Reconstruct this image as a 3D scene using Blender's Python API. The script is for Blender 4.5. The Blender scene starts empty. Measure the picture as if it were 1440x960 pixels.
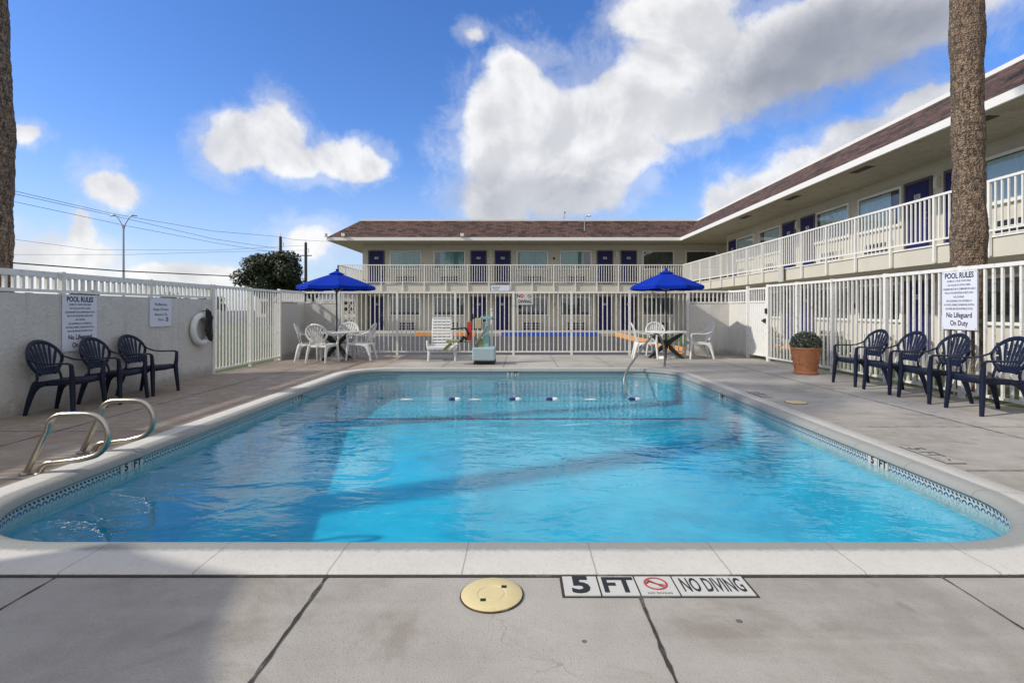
import bpy, bmesh, math, random
from mathutils import Vector, Matrix
random.seed(7)
PI = math.pi
R = math.radians
sc = bpy.context.scene
COL = sc.collection
F = 730.0; VX = 728.0; VY = 436.0; H = 1.2      # lens calibration read off the photograph

# ------------------------------------------------------------------ mesh helpers
class MB:
    def __init__(s):
        s.v = []; s.f = []; s.uv = {}; s.mi = []
    def face(s, idx, uv=None, m=0):
        s.f.append(tuple(idx)); s.mi.append(m)
        if uv: s.uv[len(s.f)-1] = uv
    def quad(s, a, b, c, d, uv=None, m=0):
        n = len(s.v); s.v += [tuple(a), tuple(b), tuple(c), tuple(d)]
        s.face((n, n+1, n+2, n+3), uv, m); return s
    def box(s, x0, x1, y0, y1, z0, z1, m=0):
        n = len(s.v)
        s.v += [(x0,y0,z0),(x1,y0,z0),(x1,y1,z0),(x0,y1,z0),(x0,y0,z1),(x1,y0,z1),(x1,y1,z1),(x0,y1,z1)]
        for q in ((0,3,2,1),(4,5,6,7),(0,1,5,4),(1,2,6,5),(2,3,7,6),(3,0,4,7)):
            s.face([n+i for i in q], None, m)
        return s
    def bar(s, p, q, w, h, up=(0,0,1), m=0):
        """rectangular bar from p to q, w wide, h high"""
        p = Vector(p); q = Vector(q); t = (q-p).normalized(); u = Vector(up)
        sx = t.cross(u)
        if sx.length < 1e-4: sx = Vector((1,0,0))
        sx.normalize(); u = sx.cross(t).normalized()
        n = len(s.v)
        for c in (p, q):
            for a, b in ((-1,-1),(1,-1),(1,1),(-1,1)):
                s.v.append(tuple(c + sx*(a*w/2) + u*(b*h/2)))
        for k in ((0,1,2,3),(7,6,5,4),(0,4,5,1),(1,5,6,2),(2,6,7,3),(3,7,4,0)):
            s.face([n+i for i in k], None, m)
        return s
    def sweep(s, pts, r, r2=None, seg=10, cap=True, up=None, m=0):
        """elliptic tube along pts; r (sideways) and r2 (along up) may be lists"""
        pts = [Vector(p) for p in pts]; N = len(pts)
        rr = r if isinstance(r, (list, tuple)) else [r]*N
        r2 = rr if r2 is None else (r2 if isinstance(r2, (list, tuple)) else [r2]*N)
        n0 = len(s.v); prev = None
        for i, p in enumerate(pts):
            t = (pts[min(i+1, N-1)] - pts[max(i-1, 0)])
            if t.length < 1e-9: t = Vector((0,0,1))
            t.normalize()
            if up is not None: b = Vector(up)
            elif prev is not None: b = prev
            else: b = Vector((0,0,1)) if abs(t.z) < .9 else Vector((0,1,0))
            b = b - t*b.dot(t)
            if b.length < 1e-5: b = Vector((0,1,0)) - t*t.y
            b.normalize(); prev = b; a = t.cross(b)
            for k in range(seg):
                th = 2*PI*k/seg
                s.v.append(tuple(p + a*(math.cos(th)*rr[i]) + b*(math.sin(th)*r2[i])))
        for i in range(N-1):
            for k in range(seg):
                k2 = (k+1) % seg
                s.face((n0+i*seg+k, n0+i*seg+k2, n0+(i+1)*seg+k2, n0+(i+1)*seg+k), None, m)
        if cap:
            s.face([n0+k for k in range(seg)][::-1], None, m)
            s.face([n0+(N-1)*seg+k for k in range(seg)], None, m)
        return s
    def lathe(s, prof, seg=32, c=(0,0,0), m=0, cap=True, uvs=None):
        n0 = len(s.v)
        for (r, z) in prof:
            for k in range(seg):
                th = 2*PI*k/seg
                s.v.append((c[0]+r*math.cos(th), c[1]+r*math.sin(th), c[2]+z))
        for i in range(len(prof)-1):
            for k in range(seg):
                k2 = (k+1) % seg
                s.face((n0+i*seg+k, n0+i*seg+k2, n0+(i+1)*seg+k2, n0+(i+1)*seg+k), None, m)
        if cap:
            s.face([n0+k for k in range(seg)][::-1], None, m)
            s.face([n0+(len(prof)-1)*seg+k for k in range(seg)], None, m)
        return s
    def prism(s, poly, z0, z1, m=0):
        n = len(s.v); k = len(poly)
        s.v += [(x, y, z0) for x, y in poly] + [(x, y, z1) for x, y in poly]
        s.face([n+i for i in range(k)][::-1], None, m); s.face([n+k+i for i in range(k)], None, m)
        for i in range(k):
            j = (i+1) % k; s.face((n+i, n+j, n+k+j, n+k+i), None, m)
        return s
    def add(s, o, M=None):
        n = len(s.v)
        s.v += [tuple(M @ Vector(v)) if M else v for v in o.v]
        for i, f in enumerate(o.f):
            s.face([n+k for k in f], o.uv.get(i), o.mi[i])
        return s
    def data(s, name, mats, smooth=False, angle=35):
        me = bpy.data.meshes.new(name); me.from_pydata(s.v, [], s.f)
        if s.uv:
            l = me.uv_layers.new(name='UVMap')
            for i, p in enumerate(me.polygons):
                u = s.uv.get(i)
                if u:
                    for k, li in enumerate(p.loop_indices): l.data[li].uv = u[k]
        for mt in (mats if isinstance(mats, (list, tuple)) else [mats]): me.materials.append(mt)
        if any(s.mi):
            me.polygons.foreach_set('material_index', s.mi)
        if smooth:
            me.polygons.foreach_set('use_smooth', [True]*len(me.polygons))
            try: me.set_sharp_from_angle(angle=R(angle))
            except Exception: pass
        me.update(); return me
    def build(s, name, mats, parent=None, loc=(0,0,0), rz=0, smooth=False, angle=35, bevel=0):
        o = bpy.data.objects.new(name, s.data(name, mats, smooth, angle)); COL.objects.link(o)
        o.location = loc; o.rotation_euler = (0, 0, rz)
        if parent: o.parent = parent
        if bevel:
            b = o.modifiers.new('bevel', 'BEVEL'); b.width = bevel; b.segments = 2; b.limit_method = 'ANGLE'
        return o

def inst(me, name, parent=None, loc=(0,0,0), rz=0):
    o = bpy.data.objects.new(name, me); COL.objects.link(o)
    o.location = loc; o.rotation_euler = (0,0,rz); o.parent = parent
    return o
def tag(o, label=None, cat=None, group=None, kind=None):
    if label: o['label'] = label
    if cat: o['category'] = cat
    if group: o['group'] = group
    if kind: o['kind'] = kind
    return o
def empty(name, loc=(0,0,0), rz=0):
    o = bpy.data.objects.new(name, None); COL.objects.link(o)
    o.location = loc; o.rotation_euler = (0,0,rz); o.empty_display_size = .2
    return o
def copy_tree(o, parent=None):
    c = o.copy(); COL.objects.link(c); c.parent = parent
    for ch in list(o.children): copy_tree(ch, c)
    return c
_tc = {}
def text_mb(txt, size, bold=0.0, align='CENTER', sx=1.0):
    key = (txt, size, bold, align, sx)
    if key in _tc: return _tc[key]
    cu = bpy.data.curves.new('text', 'FONT'); cu.body = txt; cu.size = size; cu.align_x = align; cu.align_y = 'CENTER'
    cu.offset = bold; cu.resolution_u = 3
    ob = bpy.data.objects.new('text', cu); COL.objects.link(ob)
    dg = bpy.context.evaluated_depsgraph_get(); me = bpy.data.meshes.new_from_object(ob.evaluated_get(dg))
    mb = MB(); mb.v = [(v.co.x*sx, v.co.y, 0) for v in me.vertices]
    for p in me.polygons: mb.face(list(p.vertices))
    bpy.data.objects.remove(ob); bpy.data.meshes.remove(me); bpy.data.curves.remove(cu)
    _tc[key] = mb; return mb

# ------------------------------------------------------------------ materials
def lin(r, g, b):
    f = lambda c: (c/12.92 if c <= .04045 else ((c+.055)/1.055)**2.4)
    return (f(r/255), f(g/255), f(b/255), 1)
class NT:
    def __init__(s, nt): s.nt = nt; s.n = nt.nodes; s.l = nt.links
    def node(s, t, ins=None, **kw):
        n = s.n.new(t)
        for k, v in kw.items(): setattr(n, k, v)
        for k, v in (ins or {}).items(): s.set(n, k, v)
        return n
    def set(s, n, k, v):
        if isinstance(v, bpy.types.NodeSocket): s.l.new(v, n.inputs[k])
        else: n.inputs[k].default_value = v
    def math(s, op, a, b=0.0, c=None, clamp=False):
        n = s.n.new('ShaderNodeMath'); n.operation = op; n.use_clamp = clamp
        s.set(n, 0, a); s.set(n, 1, b)
        if c is not None: s.set(n, 2, c)
        return n.outputs[0]
    def vmath(s, op, a, b=(0,0,0), out=0):
        n = s.n.new('ShaderNodeVectorMath'); n.operation = op; s.set(n, 0, a)
        if op == 'SCALE': s.set(n, 'Scale', b)
        elif op not in ('LENGTH', 'NORMALIZE'): s.set(n, 1, b)
        return n.outputs[1 if op in ('DOT_PRODUCT', 'LENGTH') else 0]
    def noise(s, vec, scale, detail=4, rough=.55, dist=0.0, out='Fac'):
        n = s.node('ShaderNodeTexNoise', {'Vector': vec, 'Scale': scale, 'Detail': detail, 'Roughness': rough, 'Distortion': dist})
        return n.outputs[out]
    def ramp(s, fac, a, b, clampmode=None):
        n = s.node('ShaderNodeMapRange', {'Value': fac, 'From Min': a, 'From Max': b}); n.interpolation_type = 'SMOOTHSTEP'
        return n.outputs[0]
    def mix(s, fac, a, b, mode='MIX'):
        n = s.n.new('ShaderNodeMix'); n.data_type = 'RGBA'; n.blend_type = mode; n.clamp_factor = True
        s.set(n, 0, fac); s.set(n, 6, a); s.set(n, 7, b); return n.outputs[2]
    def comb(s, x, y, z):
        return s.node('ShaderNodeCombineXYZ', {0: x, 1: y, 2: z}).outputs[0]
    def bump(s, h, strength=1.0, dist=0.01, normal=None):
        n = s.node('ShaderNodeBump', {'Height': h, 'Strength': strength, 'Distance': dist})
        if normal is not None: s.l.new(normal, n.inputs['Normal'])
        return n.outputs[0]
def new_mat(name):
    m = bpy.data.materials.new(name); m.use_nodes = True; m.node_tree.nodes.clear()
    t = NT(m.node_tree); t.bsdf = t.node('ShaderNodeBsdfPrincipled'); t.out = t.node('ShaderNodeOutputMaterial')
    t.l.new(t.bsdf.outputs[0], t.out.inputs[0])
    t.tc = t.node('ShaderNodeTexCoord'); t.geo = t.node('ShaderNodeNewGeometry')
    return m, t
def simple(name, col, rough=.5, var=.12, scale=6, metal=0, bump=0, bscale=60, spec=.5, grime=None, gs=2.5, coord='world'):
    m, t = new_mat(name)
    vec = t.geo.outputs['Position'] if coord == 'world' else t.tc.outputs['Object']
    n = t.noise(vec, scale, 5, .6)
    lo = tuple(c*(1-var) for c in col[:3]) + (1,); hi = tuple(min(1, c*(1+var)) for c in col[:3]) + (1,)
    c = t.mix(n, lo, hi)
    if grime is not None:
        g = t.ramp(t.noise(vec, gs, 6, .65, .3), .52, .72)
        c = t.mix(t.math('MULTIPLY', g, .6), c, grime)
    t.set(t.bsdf, 'Base Color', c); t.bsdf.inputs['Metallic'].default_value = metal
    t.set(t.bsdf, 'Roughness', t.math('ADD', t.math('MULTIPLY', n, .15), rough-.07))
    t.bsdf.inputs['Specular IOR Level'].default_value = spec
    if bump: t.set(t.bsdf, 'Normal', t.bump(t.noise(vec, bscale, 4, .6), 1, bump))
    return m
M = {}
M['white'] = simple('white_painted_metal', (.72,.71,.67,1), .42, .10, 14, grime=(.34,.27,.19,1), gs=13)
M['white_plastic'] = simple('white_plastic', (.68,.68,.66,1), .38, .06, 10, grime=(.5,.48,.44,1), gs=12)
M['navy'] = simple('navy_plastic', (.005,.009,.027,1), .42, .3, 14, spec=.3)
M['cream_wall'] = simple('cream_stucco_wall', (.56,.53,.445,1), .85, .08, 1.2, bump=.003, bscale=90, grime=(.44,.41,.34,1), gs=.9)
M['stucco'] = simple('white_stucco', (.47,.46,.43,1), .9, .16, 5, bump=.035, bscale=24, grime=(.33,.315,.285,1), gs=2.2)
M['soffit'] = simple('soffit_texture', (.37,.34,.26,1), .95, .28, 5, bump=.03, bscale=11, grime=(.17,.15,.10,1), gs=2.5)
M['fascia'] = simple('white_fascia_board', (.74,.73,.69,1), .55, .04, 3)
M['door'] = simple('royal_blue_door_paint', (.011,.012,.095,1), .5, .1, 4, spec=.3)
M['dark'] = simple('dark_void', (.012,.012,.012,1), .7, .1, 8)
M['black'] = simple('black_lettering', (.012,.012,.014,1), .6, .1, 20)
M['red'] = simple('red_paint', (.45,.03,.03,1), .5, .1, 20)
M['steel'] = simple('brushed_stainless_steel', (.46,.42,.35,1), .30, .1, 30, metal=1)
M['steel_dark'] = simple('dull_steel', (.32,.31,.29,1), .35, .15, 20, metal=1)
M['chrome'] = simple('zinc', (.5,.5,.5,1), .4, .1, 20, metal=1)
M['canopy'] = simple('royal_blue_canvas', (.002,.026,.33,1), .85, .08, 12, bump=.001, bscale=500, spec=.12)
M['table_leg'] = simple('dark_green_table_leg', (.012,.02,.018,1), .4, .2, 12)
M['terracotta'] = simple('terracotta', (.42,.17,.075,1), .8, .14, 14, bump=.004, bscale=120, grime=(.52,.3,.19,1), gs=10)
M['soil'] = simple('soil', (.03,.02,.014,1), .95, .3, 30)
M['sign'] = simple('white_sign_board', (.66,.68,.76,1), .35, .04, 5)
M['sign_w'] = simple('white_tile_face', (.52,.51,.47,1), .35, .05, 20)
M['lid'] = simple('cream_yellow_plastic_lid', (.62,.52,.27,1), .45, .08, 25, grime=(.5,.4,.2,1), gs=25)
M['lift_box'] = simple('pale_blue_grey_fibreglass', (.33,.44,.47,1), .4, .06, 8)
M['teal'] = simple('teal_painted_steel', (.24,.40,.38,1), .45, .12, 14)
M['beige'] = simple('beige_plastic', (.45,.36,.2,1), .5, .1, 12)
M['olive'] = simple('olive_plastic', (.24,.25,.09,1), .5, .1, 12)
M['wood_pole'] = simple('weathered_timber_pole', (.05,.04,.032,1), .9, .25, 20)
M['cable'] = simple('black_cable', (.02,.022,.025,1), .8, .1, 5)
M['galv'] = simple('galvanised_steel', (.35,.36,.38,1), .45, .08, 5, metal=.4)
M['lamp_glass'] = simple('frosted_lamp_glass', (.7,.66,.55,1), .3, .05, 20)
M['orange'] = simple('orange_kerb_paint', (.75,.30,.06,1), .7, .12, 6)
M['blue_kerb'] = simple('blue_kerb_paint', (.03,.09,.45,1), .7, .15, 6)
M['asphalt'] = simple('asphalt', (.055,.055,.055,1), .92, .25, 3, bump=.006, bscale=120, grime=(.1,.095,.09,1), gs=.4)
M['walk'] = simple('pale_concrete_walk', (.36,.345,.31,1), .9, .12, 1.5, grime=(.24,.22,.2,1), gs=1.5)
M['grass'] = simple('short_grass', (.07,.10,.028,1), .95, .4, 7, bump=.04, bscale=40, grime=(.16,.13,.07,1), gs=1.8)
M['far_wall'] = simple('far_white_wall', (.6,.6,.58,1), .8, .05, .3)
M['far_roof'] = simple('far_grey_roof', (.25,.25,.26,1), .8, .1, .5)
M['shutter'] = simple('brown_vent', (.05,.03,.02,1), .8, .1, 20)
M['buoy_w'] = simple('white_float', (.75,.75,.75,1), .35, .03, 20)
M['buoy_b'] = simple('blue_float', (.01,.02,.12,1), .35, .03, 20)

def concrete():
    m, t = new_mat('broom_finished_concrete'); P = t.geo.outputs['Position']
    n1 = t.noise(P, .7, 6, .6, .4); n2 = t.noise(P, 6, 6, .65); n3 = t.noise(P, 130, 3, .6)
    c = t.mix(t.ramp(n1, .3, .7), (.255,.236,.205,1), (.405,.38,.34,1))
    c = t.mix(t.math('MULTIPLY', t.ramp(n2, .35, .75), .45), c, (.40,.38,.35,1))
    c = t.mix(t.math('MULTIPLY', t.ramp(n3, .52, .70), .5), c, (.16,.145,.125,1))
    st = t.ramp(t.noise(P, 1.6, 7, .7, .8), .50, .68)
    c = t.mix(t.math('MULTIPLY', st, .50), c, (.20,.165,.13,1))
    # long pale and dark streaks running across the slab (worn broom finish)
    sx = t.vmath('MULTIPLY', P, (.45, 4.5, 1)); s1 = t.ramp(t.noise(sx, 1.0, 5, .65, .3), .42, .68)
    c = t.mix(t.math('MULTIPLY', s1, .3), c, (.42,.395,.355,1))
    # brown iron/soil staining of the west side slabs
    sep = t.node('ShaderNodeSeparateXYZ', {0: P})
    w = t.math('ADD', sep.outputs[0], t.math('MULTIPLY', t.math('SUBTRACT', n1, .5), 3.0))
    wm = t.ramp(w, -1.6, -3.6)
    ym = t.ramp(t.math('ADD', sep.outputs[1], t.math('MULTIPLY', t.math('SUBTRACT', n2, .5), 1.0)), 2.6, 3.6)
    bm_ = t.math('MULTIPLY', t.math('MULTIPLY', wm, ym), t.ramp(n2, .25, .6))
    c = t.mix(t.math('MULTIPLY', bm_, .75), c, (.25,.175,.115,1))
    # pits
    v = t.node('ShaderNodeTexVoronoi', {'Vector': P, 'Scale': 3.1}); pit = t.math('LESS_THAN', v.outputs['Distance'], .045)
    c = t.mix(t.math('MULTIPLY', pit, .75), c, (.07,.06,.05,1))
    oil = t.ramp(t.noise(t.vmath('ADD', P, (7.3, 2.2, 0)), 2.3, 3, .5, 1.2), .66, .74)
    c = t.mix(t.math('MULTIPLY', oil, .30), c, (.12,.10,.085,1))
    wash = t.ramp(t.noise(t.vmath('ADD', P, (1.3, 9.2, 0)), .9, 6, .7, 1.0), .55, .63)
    c = t.mix(t.math('MULTIPLY', wash, .22), c, (.46,.44,.41,1))
    v2 = t.node('ShaderNodeTexVoronoi', {'Vector': t.vmath('ADD', P, t.vmath('SCALE', t.node('ShaderNodeTexNoise', {'Vector': P, 'Scale': 2.5, 'Detail': 5}).outputs['Color'], .7)), 'Scale': .33}, feature='DISTANCE_TO_EDGE')
    ck = t.math('MULTIPLY', t.math('LESS_THAN', v2.outputs['Distance'], .0011), t.ramp(n1, .5, .62))
    
    c = t.mix(t.math('MULTIPLY', ck, .3), c, (.08,.07,.06,1))
    t.set(t.bsdf, 'Base Color', c); t.set(t.bsdf, 'Roughness', t.math('ADD', .78, t.math('MULTIPLY', n2, .2)))
    h = t.math('ADD', t.math('MULTIPLY', n3, .5), t.math('MULTIPLY', n2, .8))
    t.set(t.bsdf, 'Normal', t.bump(h, 1, .004)); return m
M['concrete'] = concrete()
M['joint'] = simple('dirty_joint_filler', (.035,.03,.026,1), .95, .5, 25, grime=(.24,.22,.19,1), gs=6)

def stucco():
    m, t = new_mat('weathered_white_stucco'); P = t.geo.outputs['Position']
    n = t.noise(P, 4, 6, .65); nb = t.noise(P, 26, 5, .65); nl = t.noise(P, .7, 4, .6)
    c = t.mix(n, (.51,.49,.445,1), (.66,.635,.58,1))
    st = t.noise(t.vmath('MULTIPLY', P, (5, 5, .5)), 1.6, 5, .7); c = t.mix(t.math('MULTIPLY', t.ramp(st, .5, .72), .40), c, (.38,.36,.32,1))
    pt = t.ramp(nl, .50, .54); c = t.mix(t.math('MULTIPLY', pt, .25), c, (.68,.68,.65,1))
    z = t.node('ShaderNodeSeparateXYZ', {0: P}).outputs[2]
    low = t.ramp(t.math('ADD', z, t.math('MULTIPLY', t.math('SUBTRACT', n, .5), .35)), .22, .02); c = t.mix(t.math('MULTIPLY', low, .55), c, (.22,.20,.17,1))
    c = t.mix(t.math('MULTIPLY', t.ramp(nb, .58, .7), .35), c, (.25,.24,.22,1))
    t.set(t.bsdf, 'Base Color', c); t.bsdf.inputs['Roughness'].default_value = .92
    t.set(t.bsdf, 'Normal', t.bump(t.math('ADD', nb, t.math('MULTIPLY', n, .6)), 1, .018)); return m
M['stucco'] = stucco()
def coping_mat():
    m, t = new_mat('coping_concrete'); P = t.geo.outputs['Position']
    uv = t.node('ShaderNodeSeparateXYZ', {0: t.tc.outputs['UV']})
    n1 = t.noise(P, 3, 6, .65); n2 = t.noise(P, 40, 4, .6); n3 = t.noise(P, 170, 2, .6)
    c = t.mix(n1, (.46,.445,.41,1), (.58,.56,.52,1)); c = t.mix(t.math('MULTIPLY', t.ramp(n2, .5, .75), .3), c, (.36,.34,.3,1))
    c = t.mix(t.math('MULTIPLY', t.ramp(n3, .64, .70), .6), c, (.2,.18,.15,1))
    fr = t.math('FRACT', t.math('ADD', t.math('DIVIDE', uv.outputs[0], .61), t.math('MULTIPLY', n1, .02)))
    j = t.math('LESS_THAN', fr, .011)
    c = t.mix(t.math('MULTIPLY', j, .5), c, (.14,.12,.1,1))
    # the inner bullnose is darker, a weathered wet zone: v past .21 m
    wz = t.ramp(t.math('ADD', uv.outputs[1], t.math('MULTIPLY', t.math('SUBTRACT', n2, .5), .03)), .205, .24)
    c = t.mix(t.math('MULTIPLY', wz, .65), c, (.13,.15,.145,1))
    t.set(t.bsdf, 'Base Color', c); t.bsdf.inputs['Roughness'].default_value = .8
    t.set(t.bsdf, 'Normal', t.bump(t.math('SUBTRACT', n2, t.math('MULTIPLY', j, .9)), 1, .003)); return m
M['coping'] = coping_mat()

def tile_mat():
    m, t = new_mat('waterline_tile'); uv = t.node('ShaderNodeSeparateXYZ', {0: t.tc.outputs['UV']})
    u = uv.outputs[0]; v = uv.outputs[1]          # metres; v measured down from the top of the band
    c = (.46,.5,.47,1)
    cell = t.math('FRACT', t.math('DIVIDE', u, .026))
    row1 = t.math('MULTIPLY', t.math('GREATER_THAN', v, .020), t.math('LESS_THAN', v, .038))
    slant = t.math('FRACT', t.math('ADD', t.math('DIVIDE', u, .034), t.math('MULTIPLY', v, 16)))
    c1 = t.mix(t.math('MULTIPLY', row1, t.math('LESS_THAN', slant, .52)), c, (.02,.02,.025,1))
    cx = t.math('MULTIPLY', t.math('SUBTRACT', t.math('FRACT', t.math('DIVIDE', u, .05)), .5), .05)
    dy = t.math('SUBTRACT', v, .068)
    rad = t.math('SQRT', t.math('ADD', t.math('MULTIPLY', cx, cx), t.math('MULTIPLY', dy, dy)))
    ring = t.math('MULTIPLY', t.math('GREATER_THAN', rad, .010), t.math('LESS_THAN', rad, .0225))
    ring = t.math('MULTIPLY', ring, t.math('LESS_THAN', v, .072))
    c2 = t.mix(ring, c1, (.02,.10,.22,1))
    low = t.math('GREATER_THAN', v, .088); c2 = t.mix(t.math('MULTIPLY', low, .5), c2, (.25,.4,.42,1))
    g = t.math('LESS_THAN', t.math('FRACT', t.math('DIVIDE', u, .152)), .02)
    c2 = t.mix(t.math('MULTIPLY', g, .5), c2, (.2,.2,.18,1))
    dirt = t.noise(t.geo.outputs['Position'], 18, 5, .6)
    c2 = t.mix(t.math('MULTIPLY', t.ramp(dirt, .45, .75), .35), c2, (.2,.22,.2,1))
    t.set(t.bsdf, 'Base Color', c2); t.bsdf.inputs['Roughness'].default_value = .25; return m
M['tile'] = tile_mat()

def plaster():
    m, t = new_mat('pool_plaster'); P = t.geo.outputs['Position']
    n = t.noise(P, 1.1, 6, .6, .6); n2 = t.noise(P, 5, 5, .65)
    c = t.mix(t.ramp(n, .3, .7), (.020,.30,.43,1), (.06,.43,.56,1)); c = t.mix(t.math('MULTIPLY', t.ramp(n2, .4, .75), .25), c, (.12,.50,.62,1))
    t.set(t.bsdf, 'Base Color', c); t.bsdf.inputs['Roughness'].default_value = .9; return m
M['plaster'] = plaster()

def shingles():
    m, t = new_mat('maroon_roof_shingles'); uv = t.tc.outputs['UV']
    b = t.node('ShaderNodeTexBrick', {'Vector': uv, 'Scale': 1.0, 'Mortar Size': .012, 'Brick Width': .42, 'Row Height': .19,
               'Color1': (.0,.0,.0,1), 'Color2': (1,1,1,1), 'Mortar': (.2,.2,.2,1), 'Bias': 0.0}, offset=.5)
    n = t.noise(t.vmath('MULTIPLY', uv, (1,2.2,1)), 4.5, 5, .7); n2 = t.noise(t.vmath('MULTIPLY', uv, (1,2,1)), 11, 4, .75)
    f = t.math('ADD', t.math('MULTIPLY', b.outputs['Color'], .6), t.math('MULTIPLY', t.ramp(n2, .3, .7), .55))
    c = t.mix(t.ramp(f, .15, .85), (.008,.004,.004,1), (.105,.055,.044,1))
    c = t.mix(t.math('MULTIPLY', t.ramp(n, .52, .62), .55), c, (.18,.11,.085,1))
    c = t.mix(t.math('MULTIPLY', b.outputs['Fac'], .8), c, (.015,.008,.008,1))
    t.set(t.bsdf, 'Base Color', c); t.bsdf.inputs['Roughness'].default_value = .92
    sv = t.node('ShaderNodeSeparateXYZ', {0: uv})
    saw = t.math('FRACT', t.math('DIVIDE', sv.outputs[1], .19))
    t.set(t.bsdf, 'Normal', t.bump(t.math('ADD', t.math('SUBTRACT', n2, saw), t.math('MULTIPLY', b.outputs['Color'], .4)), 1, .02)); return m
M['shingle'] = shingles()

def bark():
    m, t = new_mat('palm_bark'); P = t.tc.outputs['Object']
    v = t.node('ShaderNodeTexVoronoi', {'Vector': t.vmath('MULTIPLY', P, (1, 1, .8)), 'Scale': 46}, feature='F1')
    n = t.noise(t.vmath('MULTIPLY', P, (1, 1, .35)), 28, 6, .7, .5); n2 = t.noise(P, 3, 4, .6)
    c = t.mix(t.ramp(n, .36, .66), (.055,.037,.027,1), (.46,.33,.225,1))
    sp = t.noise(P, 75, 3, .6); c = t.mix(t.math('MULTIPLY', t.ramp(sp, .58, .68), .7), c, (.50,.42,.33,1))
    c = t.mix(t.math('MULTIPLY', t.ramp(n2, .4, .7), .45), c, (.22,.15,.105,1))
    zr = t.node('ShaderNodeSeparateXYZ', {0: P}); rgn = t.math('SINE', t.math('ADD', t.math('MULTIPLY', zr.outputs[2], 52), t.math('MULTIPLY', n2, 9)))
    c = t.mix(t.math('MULTIPLY', t.ramp(rgn, .6, 1.0), .35), c, (.06,.042,.03,1))
    c = t.mix(t.math('MULTIPLY', t.ramp(v.outputs['Distance'], .35, .8), .6), c, (.05,.033,.024,1))
    t.set(t.bsdf, 'Base Color', c); t.bsdf.inputs['Roughness'].default_value = .95
    h = t.math('SUBTRACT', t.math('MULTIPLY', n, 1.3), v.outputs['Distance'])
    t.set(t.bsdf, 'Normal', t.bump(h, 1, .03)); return m
M['bark'] = bark()

def leaf(name, a, b, scale=3):
    m, t = new_mat(name); P = t.geo.outputs['Position']
    n = t.noise(P, scale, 3, .6); r = t.geo.outputs['Random Per Island']
    c = t.mix(t.math('MULTIPLY', t.math('ADD', n, r), .5), a, b)
    t.set(t.bsdf, 'Base Color', c); t.bsdf.inputs['Roughness'].default_value = .6; return m
M['oak_leaf'] = leaf('dark_oak_leaves', (.008,.014,.005,1), (.035,.052,.018,1))
M['shrub_leaf'] = leaf('shrub_leaves', (.04,.07,.02,1), (.13,.16,.05,1))
M['pot_leaf'] = leaf('potted_plant_leaves', (.03,.045,.022,1), (.12,.14,.08,1), 30)
M['petal'] = leaf('pale_flower_buds', (.34,.34,.33,1), (.6,.6,.58,1), 30)
M['frond'] = leaf('palm_fronds', (.03,.05,.012,1), (.09,.12,.03,1))
M['curtain_t'] = simple('teal_sheer_curtain', (.12,.27,.235,1), .8, .12, 7)
M['curtain_d'] = simple('dark_grey_curtain', (.035,.042,.038,1), .8, .2, 7)
M['curtain_b'] = simple('blue_grey_curtain', (.5,.6,.62,1), .8, .12, 7)
M['ac_dark'] = simple('dark_grille_recess', (.015,.015,.017,1), .7, .1, 9)
M['frame_dark'] = simple('bronze_door_jamb', (.10,.085,.07,1), .6, .1, 9)

def glass():
    m, t = new_mat('window_glass')
    t.n.remove(t.bsdf)
    g = t.node('ShaderNodeBsdfGlossy', {'Color': (.9,.95,1,1), 'Roughness': .02}); tr = t.node('ShaderNodeBsdfTransparent', {'Color': (.95,.98,.975,1)})
    ci = t.math('ABSOLUTE', t.vmath('DOT_PRODUCT', t.geo.outputs['Normal'], t.geo.outputs['Incoming'])); f = t.math('ADD', .06, t.math('MULTIPLY', t.math('POWER', t.math('SUBTRACT', 1.0, ci, clamp=True), 5.0), .94))
    mx = t.node('ShaderNodeMixShader', {0: f, 1: tr.outputs[0], 2: g.outputs[0]}); t.l.new(mx.outputs[0], t.out.inputs[0]); return m
M['glass'] = glass()

def water():
    m, t = new_mat('pool_water'); t.n.remove(t.bsdf); P = t.geo.outputs['Position']
    sep = t.vmath('MULTIPLY', P, (1, 1.7, 1))
    a = t.noise(sep, 1.3, 3, .5, .8); b = t.noise(sep, 4.2, 3, .55, .5); c = t.noise(sep, 14, 2, .5, .3)
    amp = t.ramp(t.noise(P, .55, 3, .5, .6), .35, .7)
    h = t.math('ADD', t.math('MULTIPLY', a, 1.0), t.math('MULTIPLY', b, t.math('ADD', .22, t.math('MULTIPLY', amp, .28))))
    h = t.math('ADD', h, t.math('MULTIPLY', c, t.math('ADD', .03, t.math('MULTIPLY', amp, .05))))
    nrm = t.bump(h, 1, WAVE)
    g = t.node('ShaderNodeBsdfGlossy', {'Color': (1,1,1,1), 'Roughness': .01, 'Normal': nrm})
    if REFRACT: tr = t.node('ShaderNodeBsdfRefraction', {'Color': (1,1,1,1), 'Roughness': 0.0, 'IOR': 1.33, 'Normal': nrm})
    else: tr = t.node('ShaderNodeBsdfTransparent', {'Color': (.93,.985,1,1)})
    cosi = t.math('ABSOLUTE', t.vmath('DOT_PRODUCT', nrm, t.geo.outputs['Incoming']))
    sch = t.math('ADD', .02, t.math('MULTIPLY', t.math('POWER', t.math('SUBTRACT', 1.0, cosi, clamp=True), 5.0), .98))
    mx = t.node('ShaderNodeMixShader', {0: sch, 1: tr.outputs[0], 2: g.outputs[0]})
    t.l.new(mx.outputs[0], t.out.inputs[0])
    vol = t.node('ShaderNodeVolumeAbsorption', {'Color': WATER_COL, 'Density': WATER_DEN}); t.l.new(vol.outputs[0], t.out.inputs[1])
    return m
WAVE = .012; REFRACT = False; WATER_COL = (.12,.93,.992,1); WATER_DEN = .46
M['water'] = water()

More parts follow.
